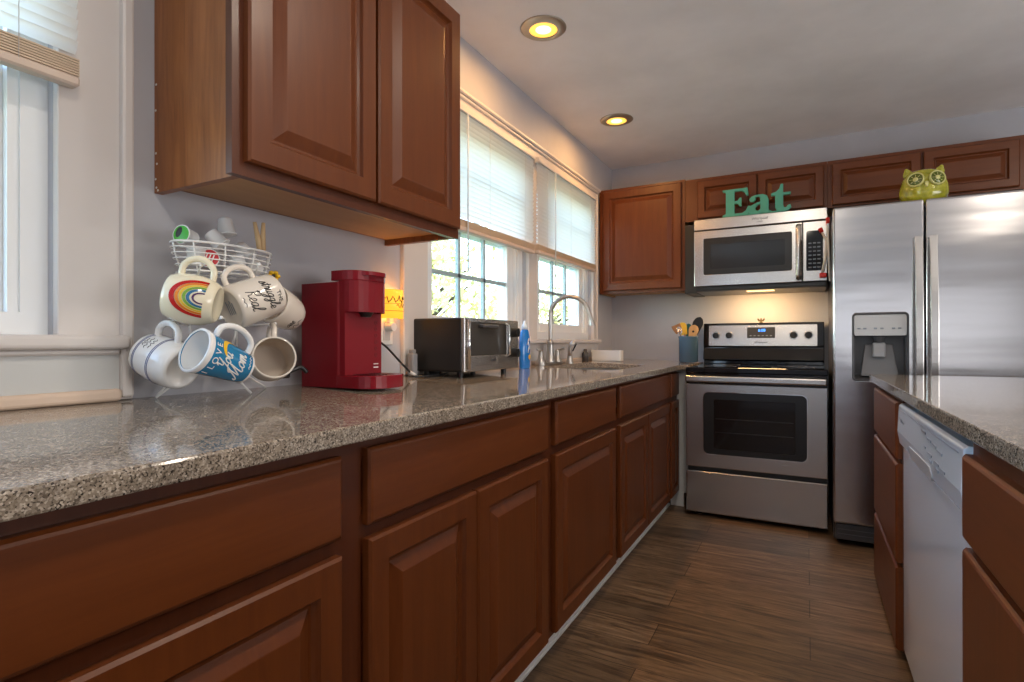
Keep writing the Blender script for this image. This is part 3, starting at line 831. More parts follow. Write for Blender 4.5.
rd = MB().prism([(FS+.003, .125), (FX1, .125), (FX1, 1.752), (FS+.003, 1.752)], [], lambda u, v, s: (u, FY if s else -.797, v)).build('fridge_door', M['steel_fridge'], t, bevel=.010, seg=3)
for dr, (xa, xb) in ((ld, (1.803, 1.834)), (rd, (1.861, 1.893))):
    h = MB()
    n_ = 14; prof = []
    for i in range(n_+1):
        f_ = i/n_; z = .62 + .95*f_
        prof.append((z, FY - .030 - .030*math.sin(PI*f_)))
    outl = [(y_, z) for z, y_ in prof] + [(y_+.016, z) for z, y_ in reversed(prof)]
    h.prism(outl, [], lambda u, v, s: ((xa if s == 0 else xb), u, v))
    h.box(xa+.003, xb-.003, FY-.028, FY+.002, .622, .66); h.box(xa+.003, xb-.003, FY-.028, FY+.002, 1.53, 1.568)
    h.build('handle', M['steel'], dr, bevel=.003)
# dispenser
ds = MB()
ds.prism(rrect(1.545, 1.784, .860, 1.204, .018), [rrect(1.553, 1.776, .868, 1.196, .014)], lambda u, v, s: (u, FY-.006 if s else FY+.012, v))
dso = ds.build('dispenser_frame', M['dk_grey'], ld, bevel=.002)
cav = MB()
cav.box(1.553, 1.776, -.80, -.797, .868, 1.08); cav.box(1.553, 1.558, FY+.004, -.80, .868, 1.08); cav.box(1.771, 1.776, FY+.004, -.80, .868, 1.08)
cav.faces([(1.558, FY+.004, .868), (1.771, FY+.004, .868), (1.771, -.80, .885), (1.558, -.80, .885), (1.558, FY+.004, .862), (1.771, FY+.004, .862), (1.771, -.80, .862), (1.558, -.80, .862)],
          [(0, 1, 2, 3), (0, 4, 5, 1), (3, 2, 6, 7)])
cav.build('dispenser_recess', M['dk_grey'], dso)
MB().prism([(1.585, .885), (1.745, .885), (1.722, 1.045), (1.605, 1.045)], [], lambda u, v, s: (u, (-.822 - (1.045-v)*.12) if s else -.805, v)).build('paddle_plate', M['grey_mid'], dso, bevel=.003)
MB().box(1.635, 1.690, -.858, -.835, .98, 1.055, .006).build('lever', M['grey_pl'], dso)
MB().cyl((1.662, -.848, 1.085), (1.662, -.848, 1.058), .026, .018).build('nozzle', M['dk_grey'], dso)
dpn = MB().prism(rrect(1.555, 1.774, 1.090, 1.194, .010), [], lambda u, v, s: (u, (FY-.010 + (v-1.09)*.06) if s else -.80, v)).build('dispenser_panel', M['lt_grey'], dso, bevel=.004)
bn = MB()
for i, x in enumerate((1.575, 1.60, 1.645, 1.672, 1.72, 1.745)):
    bn.box(x-.007, x+.007, FY-.0105, FY-.003, 1.122, 1.130, .001)
bn.build('button', M['grey_ink'], dpn)

# owl on the refrigerator
oz = 1.752
t = thing('owl_figurine', 'glossy lime green ceramic owl on top of the refrigerator', 'owl figurine', (1.868, -.70, oz))
ow = MB(); prof = [(0, 0), (.070, 0), (.086, .012), (.102, .045), (.104, .075), (.098, .105), (.088, .135), (.074, .158), (.054, .170), (.028, .176), (0, .178)]
ow.lathe(prof, Matrix.Translation((1.868, -.70, oz)) @ Matrix.Diagonal((1, .82, 1.03, 1)), 0, 36)
body = ow.build('body', M['owl'], t)
for s_ in (-1, 1):
    e = MB(); c_ = Vector((1.868+s_*.066, -.70, oz+.166))
    e.sphere(c_, .021, 0, 16, (1, .8, 1.25)); e.sphere(c_ + Vector((s_*.006, -.004, .018)), .012, 0, 12, (.9, .8, 1.2))
    e.build('ear', M['owl'], body)
    ey = MB(); ec = Vector((1.868+s_*.042, -.772, oz+.118))
    mxe = Matrix.Translation(ec) @ Matrix.Rotation(s_*.38, 4, 'Z') @ Matrix.Rotation(PI/2-.18, 4, 'X')
    ey.lathe([(0, 0), (.030, 0), (.032, .004), (.030, .009), (.0, .010)], mxe, 0, 24)
    eo = ey.build('eye', M['owl_dark'], body)
    rg = MB(); rg.lathe([(.029, .004), (.031, .011), (.034, .013), (.037, .010), (.037, .0)], mxe, 0, 24); rg.lathe([(0, .0135), (.010, .013), (.012, .009)], mxe, 0, 16)
    for k in range(8):
        a = 2*PI*k/8; rg.tube([mxe @ Vector((.014*math.cos(a), .014*math.sin(a), .0105)), mxe @ Vector((.026*math.cos(a), .026*math.sin(a), .0100))], .0012, 5)
    rg.build('eye_ring', M['owl_pale'], eo)
MB().lathe([(0, .030), (.006, .020), (.012, 0)], Matrix.Translation((1.868, -.778, oz+.100)) @ Matrix.Rotation(2.7, 4, 'X'), 0, 12).build('beak', M['owl_pale'], body)

# ================================================================== ISLAND
IX = 1.622
t = thing('island_cabinet', 'cherry three drawer cabinet at the far end of the island', 'cabinet', (1.9, -1.5, 0), 'island cabinets')
MB().box(IX, 2.52, -1.942, -1.258, .03, .8825).box(IX+.06, 2.5, -1.93, -1.27, 0, .03).build('carcass', M['frame'], t)
for (za, zb_) in ((.668, .858), (.322, .652), (.03, .306)):
    MB().panel(face_nx(IX), -1.936, -1.262, za, zb_, SLAB).build('drawer_front', M['wood_h'], t)
t = thing('island_cabinet', 'cherry drawer and door cabinet at the near end of the island, right of the dishwasher', 'cabinet', (1.9, -3.5, 0), 'island cabinets')
MB().box(IX, 2.52, -4.42, -2.815, .03, .8825).box(IX+.06, 2.5, -4.40, -2.83, 0, .03).build('carcass', M['frame'], t)
for a, b_ in ((-3.64, -2.822), (-4.41, -3.65)):
    MB().panel(face_nx(IX), a, b_, .682, .845, SLAB).build('drawer_front', M['wood_h'], t)
    MB().panel(face_nx(IX), a, b_, .04, .666, SLAB).build('door', M['wood'], t)
# dishwasher
DY0, DY1 = -2.813, -1.944
t = thing('dishwasher', 'white dishwasher built into the island', 'dishwasher', (1.9, -2.29, 0))
MB().box(IX+.03, 2.3, DY0+.01, DY1-.01, .02, .865).box(IX+.05, 2.2, DY0+.03, DY1-.03, 0, .03).build('tub', M['dk_grey'], t)
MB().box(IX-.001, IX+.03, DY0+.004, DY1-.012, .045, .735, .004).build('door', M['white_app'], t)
pn = MB()
# bulged control panel: profile in x-z swept along y
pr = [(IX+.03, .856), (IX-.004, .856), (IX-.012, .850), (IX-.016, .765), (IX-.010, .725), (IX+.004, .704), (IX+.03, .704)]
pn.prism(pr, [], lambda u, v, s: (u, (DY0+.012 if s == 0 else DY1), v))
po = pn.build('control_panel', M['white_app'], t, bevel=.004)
hr = MB(); ym = (DY0+DY1)/2 + .05
hr.prism(rrect(ym-.16, ym+.16, .716, .752, .016), [], lambda u, v, s: (IX-.0165 + (.765-v)*.15 - (.002 if s else -.004), u, v))
hr.build('handle_scoop', M['lt_grey'], po)
def on_panel(v): return IX-.016 - .0006 + (v-.765)*.047
V, F = text_mesh('Whirlpool', .022, .0004)
MB().faces([(on_panel(.80) - .0008 - v.z*.3, DY1-.10 - v.x, .806 + v.y) for v in V], F).build('logo', M['grey_ink'], po)
mk = MB()
for (dy, z, L) in ((.43, .825, .05), (.50, .815, .05), (.565, .812, .05), (.63, .806, .05), (.47, .790, .02), (.52, .782, .05), (.60, .776, .05), (.665, .772, .05), (.54, .768, .03), (.62, .762, .03)):
    mk.box(on_panel(z)-.0012, on_panel(z)+.001, DY1-dy-L, DY1-dy, z-.003, z+.003)
mk.build('panel_markings', M['grey_ink'], po)
MB().prism([(DY0+.05, .838), (DY1-.05, .838), (DY1-.05, .836), (DY0+.05, .836)], [], lambda u, v, s: (on_panel(.837)-(.0006 if s else -.001), u, v)).build('panel_line', M['grey_ink'], po)
# island countertop
ic = MB().prism([(1.606, -4.47), (2.62, -4.47), (2.62, -1.215), (1.588, -1.228)], [], lambda u, v, s: (u, v, .883 if s == 0 else .914)).build('countertop', M['granite'], None, bevel=.004)
tag(ic, 'speckled granite countertop of the island at the right, empty', 'countertop')

# ================================================================== COUNTERTOP APPLIANCES
# toaster oven
tz = ztop(.13) + .001
tx0, tx1, ty0, ty1, tb, tt = .012, .250, -2.490, -2.070, tz+.018, tz+.218
t = thing('toaster_oven', 'black and steel toaster oven on the left countertop under the window', 'toaster oven', (.13, -2.28, tz))
MB().box(tx0, tx1-.012, ty0, ty1, tb, tt, .008, seg=2).build('housing', M['black_matte'], t)
for x in (tx0+.04, tx1-.045):
    for y in (ty0+.04, ty1-.05):
        MB().cyl((x, y, ztop(x)+.0005), (x, y, tb+.004), .011, .013, 14).build('foot', M['black'], t)
yk = ty1 - .095
fp = MB()
fp.prism([(ty0, tb), (ty1, tb), (ty1, tt), (ty0, tt)], [rrect(ty0+.034, yk-.004, tb+.060, tt-.016, .006)], lambda u, v, s: (tx1 + (0 if s else -.014), u, v))
fpo = fp.build('front_frame', M['steel'], t, bevel=.003)
gd = MB().prism(rrect(ty0+.034, yk-.004, tb+.060, tt-.016, .006), [], lambda u, v, s: (tx1 - (.002 if s else .012), u, v)).build('door_glass', M['toast_glass'] if 'toast_glass' in M else M['dark_glass'], t)
lp = MB().box(tx1-.001, tx1+.004, ty0+.034, yk-.004, tb+.022, tb+.058, .001).build('door_lip', M['steel'], t)
MB().box(tx1+.003, tx1+.0055, (ty0+yk)/2+.02, (ty0+yk)/2+.055, tb+.036, tb+.046, .001).build('badge', M['dk_grey'], lp)
MB().tube([(tx1+.006, ty0+.02, tb+.01), (tx1+.007, ty0+.02, tt-.008)], .007, 10).build('corner_trim', M['chrome'], t)
hb = MB().tube([(tx1+.004, yk-.022, tb+.055), (tx1+.020, yk-.019, tb+.060), (tx1+.020, yk-.026, tt-.022), (tx1+.004, yk-.026, tt-.015)], .0055, 10).build('handle', M['chrome'], t)
MB().box(tx1+.004, tx1+.026, (ty0+yk)/2-.07, (ty0+yk)/2+.05, tt-.036, tt-.022, .004).build('top_lip', M['dk_grey'], t)
for z in (tb+.150, tb+.065):
    kb = MB().cyl((tx1, yk+.047, z), (tx1+.026, yk+.047, z), .021, .018, 24)
    kb.box(tx1+.024, tx1+.032, yk+.044, yk+.050, z-.017, z+.017, .001)
    kb.build('knob', M['black'], t)
# small grey gadget standing behind the toaster
t = thing('charger_block', 'small grey block standing between window casing and toaster oven', 'charger', (.05, -2.51, ztop(.05)))
MB().box(.032, .060, -2.546, -2.516, ztop(.05), ztop(.05)+.085, .004).box(.036, .056, -2.542, -2.520, ztop(.05)+.085, ztop(.05)+.10, .003).build('block', M['grey_pl'], t)

# coffee maker
cx0, cy0, cy1 = .045, -3.045, -2.885
cz = ztop(.20) + .004
t = thing('coffee_maker', 'dark red single-serve coffee maker beside the mug rack', 'coffee maker', (.16, -2.975, cz))
bx1 = .196
MB().prism(rrect(cx0, bx1, cy0, cy1, .008, 3), [], lambda u, v, s: (u, v, (cz+.296) if s else cz)).build('water_tank_body', M['red'], t, bevel=.002)
def dshape(x0, x1, y0, y1, n=14):
    r = (y1-y0)/2; ex = min(r*.95, x1-x0)
    p = [(x0, y1), (x0, y0)]
    for i in range(n+1):
        a = -PI/2 + PI*i/n
        sx = abs(math.cos(a))**.75 * (1 if math.cos(a) >= 0 else -1); sy = math.copysign(abs(math.sin(a))**.75, math.sin(a))
        p.append((x1-ex + ex*sx, (y0+y1)/2 + r*sy))
    return p
hd = MB().prism(dshape(bx1-.004, .256, cy0+.004, cy1-.004), [], lambda u, v, s: (u, v, (cz+.300) if s else cz+.212)).build('brew_head', M['red'], t, bevel=.002)
ft = MB().prism(dshape(bx1-.03, .258, cy0+.001, cy1-.001), [], lambda u, v, s: (u, v, (cz+.328) if s else cz+.300)).build('lid', M['red_gloss'], t, bevel=.004)
MB().prism(dshape(bx1+.02, .274, cy0+.03, cy1-.03), [], lambda u, v, s: (u, v, (cz+.326) if s else cz+.314)).build('lid_handle', M['red_gloss'], ft, bevel=.003)
MB().prism([(bx1-.002, cy0+.006), (bx1+.018, cy0+.006), (bx1+.018, cy1-.006), (bx1-.002, cy1-.006)], [], lambda u, v, s: (u, v, (cz+.212) if s else cz+.03)).build('front_column', M['red'], t)
MB().cyl((.222, -2.965, cz+.213), (.222, -2.965, cz+.200), .022, .014).build('nozzle', M['black'], t)
dtp = MB().prism(dshape(bx1-.004, .325, cy0-.002, cy1+.002), [], lambda u, v, s: (u, v, (cz+.036) if s else cz)).build('drip_tray', M['red_gloss'], t, bevel=.003)
gr = MB()
for k in range(7): gr.box(bx1+.03, .30, cy0+.025+.014*k, cy0+.031+.014*k, cz+.036, cz+.0375)
gr.build('grille', M['red_ink'], dtp)
ic_ = MB()
for k in range(6):
    z = cz + .185 - .019*k; yy = cy1-.030
    ic_.lathe([(.0042, 0), (.0042, .0006), (.0055, .0006), (.0055, 0)], Matrix.Translation((bx1+.0180, yy, z)) @ Matrix.Rotation(PI/2, 4, 'Y'), 0, 14)
ic_.build('button', M['red_ink'], t)
pr_ = MB()
for z in (cz+.062, cz+.052): pr_.box(bx1+.0175, bx1+.0188, cy1-.040, cy1-.020, z, z+.003)
pr_.build('lettering', M['white_ink'], t)
# its cord down to the counter and plug
cord = MB().tube(catmull([(.07, -2.880, 1.075), (.075, -2.80, 1.078), (.075, -2.72, 1.05), (.075, -2.63, .985), (.08, -2.585, .950), (.085, -2.572, ztop(.08)+.009)], 6),   .0038, 8)
cord.tube(catmull([(.10, -2.60, ztop(.1)+.0056), (.13, -2.52, ztop(.13)+.0056), (.11, -2.42, ztop(.11)+.0056), (.06, -2.32, ztop(.06)+.0056)], 6), .0038, 8)
co_ = cord.build('power_cord', M['black']); tag(co_, 'black power cord behind the coffee maker, running down to the countertop', 'cord')
MB().tube([(.079, -2.588, .952), (.088, -2.566, ztop(.08)+.0075)], .0058, 8).build('cord_sleeve', M['white_pl'], co_)

# outlet with plugged-in night light
t = thing('wall_outlet', 'white wall outlet behind the night light, left of the window casing', 'outlet', (.003, -2.63, 1.10))
MB().box(.0005, .007, -2.668, -2.594, 1.050, 1.168, .003).build('cover_plate', M['white_pl'], t)
MB().box(.007, .009, -2.648, -2.614, 1.066, 1.100, .002).build('receptacle', M['trim'], t)
t = thing('night_light', 'glowing amber plug-in night light with a curved shade, right of the coffee maker', 'night light', (.03, -2.622, 1.11))
MB().cyl((.0092, -2.628, 1.115), (.040, -2.628, 1.115), .018, .015, 20).box(.012, .03, -2.640, -2.616, 1.125, 1.150, .003).build('plug_base', M['white_pl'], t)
sh = MB().lathe([(.050, 0), (.050, .102), (.047, .102), (.047, 0), (.050, 0)], Matrix.Translation((.012, -2.622, 1.145)), 0, 28, True, -PI/2, PI/2)
sho = sh.build('shade', M['night'], t)
sc_ = MB()
def shp(a, z): return (.012 + .0514*math.cos(a), -2.622 + .0514*math.sin(a), 1.145+z)
sc_.tube([shp(*q) for q in [(-1.2+.1*k, .066 + .010*math.sin(k*1.3) + .006*math.cos(k*2.9)) for k in range(18)]], .0017, 5)
sc_.tube([shp(*q) for q in [(-.3+.09*k, .044 + .008*math.sin(k*1.7)) for k in range(10)]], .0011, 5)
sc_.tube([shp(-1.3+.13*k, .052) for k in range(18)], .0007, 5); sc_.tube([shp(-1.3+.13*k, .026) for k in range(18)], .0007, 5)
sc_.build('shade_script', M['ink'], sho)
light('night_light_glow', 'POINT', (.035, -2.622, 1.20), .55, (1, .50, .12), shadow_soft_size=.03)

# ================================================================== MUG RACK
RX = .10
rack = thing('mug_rack', 'white wire mug rack with a coffee pod basket on top, left on the counter', 'mug rack', (RX, -3.31, ztop(RX)))
zb0 = 1.222                                             # basket floor
def oval(cx, cy, a, b, z, n=40): return [(cx + b*math.cos(2*PI*i/n), cy + a*math.sin(2*PI*i/n), z) for i in range(n)]
BC = (.105, -3.322)
bk = MB()
bk.tube(oval(*BC, .122, .062, 1.285), .0028, 8, closed=True)
for f_, z in ((.985, 1.273), (.965, 1.261), (.94, 1.249), (.90, 1.236)):
    bk.tube(oval(*BC, .125*f_, .062*f_, z), .0014, 6, closed=True)
bk.tube(oval(*BC, .105, .050, zb0), .0022, 8, closed=True)
for i in range(10):
    a = 2*PI*(i+.5)/10
    bk.tube([(BC[0]+.062*math.cos(a), BC[1]+.122*math.sin(a), 1.285), (BC[0]+.060*math.cos(a), BC[1]+.118*math.sin(a), 1.26), (BC[0]+.050*math.cos(a), BC[1]+.105*math.sin(a), zb0)], .0017, 6)
for k in range(7):
    y = -.09 + .03*k; w_ = .05*math.sqrt(max(0, 1-(y/.105)**2))
    bk.tube([(BC[0]-w_, BC[1]+y, zb0), (BC[0]+w_, BC[1]+y, zb0)], .0014, 6)
bk.build('basket', M['white_wire'], rack)
def leg(pts): MB().tube(catmull(pts, 5), .0027, 8).build('leg', M['white_wire'], rack)
zg = lambda x: ztop(x) + .003
leg([(.070, -3.415, zb0), (.045, -3.410, 1.13), (.040, -3.40, 1.0), (.030, -3.438, zg(.030))])
leg([(.070, -3.240, zb0), (.045, -3.245, 1.13), (.040, -3.235, 1.0), (.030, -3.150, zg(.030))])
leg([(.130, -3.400, zb0), (.082, -3.395, 1.14), (.070, -3.38, 1.0), (.060, -3.43, .955), (.050, -3.45, zg(.050))])
leg([(.130, -3.255, zb0), (.082, -3.262, 1.14), (.072, -3.285, 1.0), (.100, -3.274, .96), (.122, -3.262, zg(.122))])
def bar(*p): MB().tube(p, .0022, 6).build('cross_bar', M['white_wire'], rack)
bar((.040, -3.405, .985), (.040, -3.230, .985)); bar((.045, -3.410, 1.115), (.045, -3.247, 1.115)); bar((.080, -3.393, 1.115), (.080, -3.265, 1.115))
# design-time viewing axes used to orient the hanging mugs
RT, BK_, UP = Vector((.566, .8245, 0)), Vector((.8245, -.566, 0)), Vector((0, 0, 1))
def dirv(r, u, b): return RT*r + UP*u + BK_*b
def hook(p, q):
    q = Vector(q); p = Vector(p)
    h = MB().tube([p, p.lerp(q, .6), q], .0021, 8); h.sphere(q, .0042, 0, 10); h.build('hook', M['white_wire'], rack)

def mug(label, center, axis, handle, Hh, r_base, r_mid, r_rim, mat_out, mat_in, hsize=.030, hspan=(.18, .80), foot=True, hr=.0062):
    """local z = mug axis (base to rim), +x = handle side; returns root and the radius function"""
    root = thing('mug', label, 'mug', (0, 0, 0), 'mugs hanging on the rack'); ORI[root] = Vector((0, 0, 0))
    th = .0042
    prof = [(0, .004), (r_base*.70, .004), (r_base*.80, 0), (r_base*.90, 0), (r_base*.985, .005)]
    N = 10
    def rad(z):
        f_ = max(0, min(1, z/Hh))
        return r_base*(1-f_)*(1-f_) + 2*(1-f_)*f_*(2*r_mid - .5*(r_base+r_rim)) + r_rim*f_*f_ if False else (r_base*(1-f_)**2 + 2*f_*(1-f_)*(2*r_mid-.5*(r_base+r_rim)) + r_rim*f_**2)
    for i in range(1, N+1):
        z = .012 + (Hh-.012-.002)*i/N
        prof.append((rad(z), z))
    body = MB().lathe(prof + [(r_rim-.001, Hh), (r_rim-th+.001, Hh), (r_rim-th, Hh-.002)], None, 0, 40)
    pin = [(r_rim-th, Hh-.002)] + [(rad(Hh*(1-i/N))-th, Hh*(1-i/N)) for i in range(1, N-0)] + [(rad(.014)-th-.006, .010), (0, .009)]
    body.lathe(pin, None, 1, 40)
    o = body.build('mug_body', [M[mat_out], M[mat_in]], root)
    z0, z1 = Hh*hspan[0], Hh*hspan[1]
    zc_, hh = (z0+z1)/2, (z1-z0)/2
    pts = [(rad(z0)-.003, 0, z0)] + [(rad(zc_ - hh*math.cos(PI*j/8))*.98 + hsize*math.sin(PI*j/8)**.8, 0, zc_ - hh*math.cos(PI*j/8)*(1.06 if 0 < j < 8 else 1)) for j in range(1, 8)] + [(rad(z1)-.003, 0, z1)]
    MB().tube(catmull(pts, 6), hr, 12).build('mug_handle', M[mat_out], root)
    mx = basis((0, 0, 0), axis, handle)
    mx.translation = Vector(center) - mx.to_3x3() @ Vector((0, 0, Hh/2))
    root.matrix_world = mx
    w_ = mx.to_3x3().inverted() @ (Vector(cam.location) - Vector(center)).normalized()
    return root, o, rad, math.atan2(w_.y, w_.x)
def wrap(rad, th0, z0, lift=.0007):
    def f_(u, v, d=0):
        r = rad(z0+v) + lift + d
        a = th0 + u/rad(z0+v)
        return Vector((r*math.cos(a), r*math.sin(a), z0+v))
    return f_
def strokes(mb, lines, f_, r, sx=1, sy=1, ox=0, oy=0, slant=.25, mi=0, n=6):
    for ln in lines:
        sm = catmull([(x, y, 0) for x, y in ln], n) if len(ln) > 2 else [Vector((x, y, 0)) for x, y in ln]
        mb.tube([f_(ox + (p.x + slant*p.y)*sx, oy + p.y*sy) for p in sm], r, 5, mi)
GL = {
 's': (.62, [[(0, .15), (.38, 1.0), (.50, .55), (.42, .08), (.10, .06)], [(.42, .08), (.62, .25)]]),
 't': (.55, [[(0, .2), (.30, 1.0), (.30, 1.6), (.28, .3), (.38, 0), (.55, .2)], [(.02, 1.1), (.58, 1.15)]]),
 'r': (.60, [[(0, .2), (.22, 1.05), (.28, .88), (.48, .90), (.42, .3), (.50, 0), (.62, .2)]]),
 'u': (.80, [[(0, .3), (.16, 1.0), (.16, .25), (.32, 0), (.56, .4), (.60, 1.0), (.60, .2), (.70, 0), (.82, .2)]]),
 'g': (.78, [[(.56, .85), (.36, 1.0), (.12, .7), (.12, .25), (.34, .05), (.54, .5), (.58, 1.0), (.56, -.5), (.34, -1.0), (.16, -.7), (.52, -.1), (.80, .25)]]),
 'l': (.55, [[(0, .25), (.36, 1.2), (.40, 1.9), (.24, 2.0), (.16, 1.4), (.16, .3), (.30, 0), (.55, .25)]]),
 'e': (.62, [[(0, .3), (.44, .55), (.44, .90), (.26, 1.0), (.10, .65), (.12, .2), (.32, 0), (.64, .25)]]),
 'a': (.80, [[(.56, .85), (.36, 1.0), (.12, .7), (.12, .25), (.30, .02), (.52, .45), (.58, 1.0), (.58, .2), (.68, 0), (.82, .2)]]),
 'i': (.42, [[(0, .25), (.16, 1.0), (.16, .2), (.28, 0), (.44, .25)], [(.18, 1.35), (.20, 1.42)]]),
 'R': (.95, [[(.14, 2.0), (.14, 1.0), (.10, 0)], [(-.1, 1.7), (.25, 2.05), (.65, 1.9), (.66, 1.3), (.16, 1.0), (.45, .7), (.62, .1), (.95, .2)]]),
 'o': (.72, [[(.40, 1.0), (.12, .7), (.14, .2), (.36, 0), (.58, .4), (.54, .85), (.40, 1.0), (.52, .75), (.74, .85)]]),
 'Y': (1.0, [[(0, 1.6), (.14, 2.0), (.28, 1.5), (.34, 1.05), (.56, 1.0), (.78, 1.5), (.92, 2.05), (.70, .6), (.48, -.5), (.24, -.75), (.14, -.4), (.60, .1), (1.0, .3)]]),
 'M': (1.55, [[(-.28, .28), (-.3, 0), (0, .02), (.26, .9), (.44, 2.05), (.52, 1.0), (.62, .15), (.88, 1.0), (1.12, 2.05), (1.12, 1.0), (1.18, .1), (1.40, 0), (1.58, .25)]]),
 'm': (1.1, [[(0, .2), (.14, 1.0), (.14, 0), (.24, .75), (.42, 1.0), (.46, .5), (.46, 0), (.56, .75), (.74, 1.0), (.78, .3), (.90, 0), (1.1, .25)]]),
}
def word(mb, txt, f_, xh, r, ox, oy, mi=0, slant=.25):
    x = 0
    for c_ in txt:
        if c_ in GL:
            wdt, ls = GL[c_]
            strokes(mb, [[(px+x, py) for px, py in l_] for l_ in ls], f_, r, xh, xh, ox, oy, slant, mi); x += wdt
        else: x += .4
    return x*xh
def wlen(txt): return sum(GL[c_][0] if c_ in GL else .4 for c_ in txt)
def flat_text(mb, txt, size, f_, ox, oy, mi=0):
    V, F = text_mesh(txt, size, .0002)
    mb.faces([f_(ox+v.x, oy+v.y, v.z + .0002) for v in V], F, mi)

# rainbow mug
Hh = .098
o, bd, rad, th = mug('cream mug with a painted rainbow, top left on the rack', (.171, -3.438, 1.1525), dirv(-.95, .20, -.24), dirv(.20, 1, .12), Hh, .044, .0545, .046, 'cream', 'cream', .036, (.20, .84), hr=.0070)
rb = [('r_red', .044, .0365), ('r_orange', .0355, .031), ('r_yellow', .030, .0262), ('r_green', .0252, .021), ('r_blue', .020, .0155), ('r_purple', .0125, .0095)]
fm = wrap(rad, th + .10, .020, .0008)
for i, (k, ro, ri) in enumerate(rb):
    m_ = MB(); vs, fs = [], []
    N = 28
    path = [(-1, 0.0)] + [(math.cos(PI - PI*j/N), math.sin(PI - PI*j/N)) for j in range(N+1)] + [(1, 0.0)]
    for (c_, s_) in path:
        for rr in (ro, ri):
            vs.append(f_pt := fm(rr*c_*.98, rr*s_*1.40 if s_ > 0 else -.004, 0))
    for j in range(len(path)-1): fs.append((2*j, 2*j+1, 2*j+3, 2*j+2))
    m_.faces(vs, fs, 0, True)
    m_.build('rainbow_band', M[k], bd)

# struggle mug
Hh = .118
o, bd, rad, th = mug('cream mug with black script lettering, top middle on the rack', (.188, -3.309, 1.158), dirv(.80, .36, -.48), dirv(-.42, .9, .1), Hh, .052, .0515, .049, 'beige_glaze', 'tan_glaze', .034, (.14, .72), hr=.0066)
lt = MB()
fm = wrap(rad, th, 0, .0006)
flat_text(lt, 'THE', .015, fm, .010, .100)
word(lt, 'struggle', fm, .0138, .0010, -wlen('struggle')*.0138/2-.004, .070)
flat_text(lt, 'is', .015, fm, -.012, .053)
word(lt, 'Real', fm, .0165, .0010, -wlen('Real')*.0165/2, .022)
strokes(lt, [[(0, 0), (.3, .12), (.6, -.1), (1, .1), (1.4, -.05)]], fm, .0007, .016, .016, -.012, .010, 0)
lt.build('lettering', M['ink'], bd)
br = MB()
for k in range(4): br.box(-.016, .016 - .006*(k % 2), -.012+.007*k, -.0095+.007*k, .0030, .0036)
br.build('base_print', M['grey_ink'], bd)

# beige mug behind it
Hh = .098
o, bd, rad, th = mug('beige mug with black script, at the right behind the lettered mug', (.118, -3.168, 1.147), dirv(-.60, .30, .74), dirv(.1, .5, -.85), Hh, .043, .050, .050, 'beige_glaze', 'tan_glaze', .030)
lt = MB(); fm = wrap(rad, th - .1, 0, .0006)
word(lt, 'see', fm, .013, .00075, -.03, .035); strokes(lt, [[(0, 0), (.5, .6), (1, -.2), (1.5, .5), (2.2, 0)]], fm, .0007, .014, .014, -.022, .020, 0)
lt.build('lettering', M['ink'], bd)

# white mug with blue bands
Hh = .106
o, bd, rad, th = mug('white mug with two blue bands, base facing out, bottom left on the rack', (.110, -3.461, 1.019), dirv(-.66, .30, -.69), dirv(.18, .95, .25), Hh, .048, .0515, .047, 'white_glaze', 'white_glaze', .033, (.30, .86), hr=.0072)
bn = MB()
for z in (.044, .048, .090, .094): bn.lathe([(rad(z-.0011)+.0003, z-.0011), (rad(z)+.0008, z), (rad(z+.0011)+.0003, z+.0011)], None, 0, 48)
bn.build('blue_band', M['navy_ink'], bd)
lt = MB(); fm = wrap(rad, th + .45, 0, .0006)
for k, (oy, L) in enumerate(((.080, .022), (.071, .032), (.060, .028))):
    strokes(lt, [[(j*.4, (.5 if j % 2 else 0) + .2*math.sin(j*2.3+k)) for j in range(8)]], fm, .0006, L/3.0, .008, -L/2, oy, .1)
lt.build('lettering', M['ink'], bd)

# blue mom mug
Hh = .119
o, bd, rad, th = mug('tapered blue mug reading I LOVE You Mom, bottom middle on the rack', (.247, -3.428, 1.024), dirv(-.78, .36, .54), dirv(.35, .92, .05), Hh, .034, .0400, .0468, 'blue_glaze', 'white_glaze', .036, (.08, .78), hr=.0068)
rm = MB().lathe([(rad(Hh-.012)+.0006, Hh-.012), (rad(Hh-.006)+.0009, Hh-.006), (rad(Hh)+.0006, Hh+.0003), (rad(Hh)-.0045, Hh+.0004)], None, 0, 44)
rm.build('white_rim', M['white_glaze'], bd)
rm = MB().lathe([(rad(.004)-.001, .0002), (rad(.004)+.0006, .002), (rad(.006)+.0004, .006)], None, 0, 44)
rm.build('base_ring', M['white_glaze'], bd)
for ch_ in o.children:
    if ch_.name.startswith('mug_handle'): ch_.data.materials[0] = M['white_glaze']
lt = MB(); fm = wrap(rad, th + .15, 0, .0006)
for i_, (c_, ux) in enumerate(zip('ILOVE', (-.046, -.028, -.012, .007, .023))): flat_text(lt, c_, .019, fm, ux, .095)
word(lt, 'You', fm, .0145, .0013, -.024, .061)
word(lt, 'Mom', fm, .0165, .0014, -.034, .026)
strokes(lt, [[(j*.5, .4*(j % 2)) for j in range(9)]], fm, .0007, .007, .006, -.004, .012, 0)
lt.build('lettering', M['white_ink'], bd)
cr = MB(); vs, fs = [], []
for j in range(17):
    a = math.radians(-20 + 165*j/16); w2 = .0055*math.sin(PI*j/16)**.8 + .0004
    for rr in (.024+w2, .024-w2*.6): vs.append(fm(.022 + rr*math.cos(a), .056 + rr*1.05*math.sin(a), 0))
for j in range(16): fs.append((2*j, 2*j+1, 2*j+3, 2*j+2))
cr.faces(vs, fs, 0, True); cr.build('yellow_crescent', M['yellow_ink'], bd)

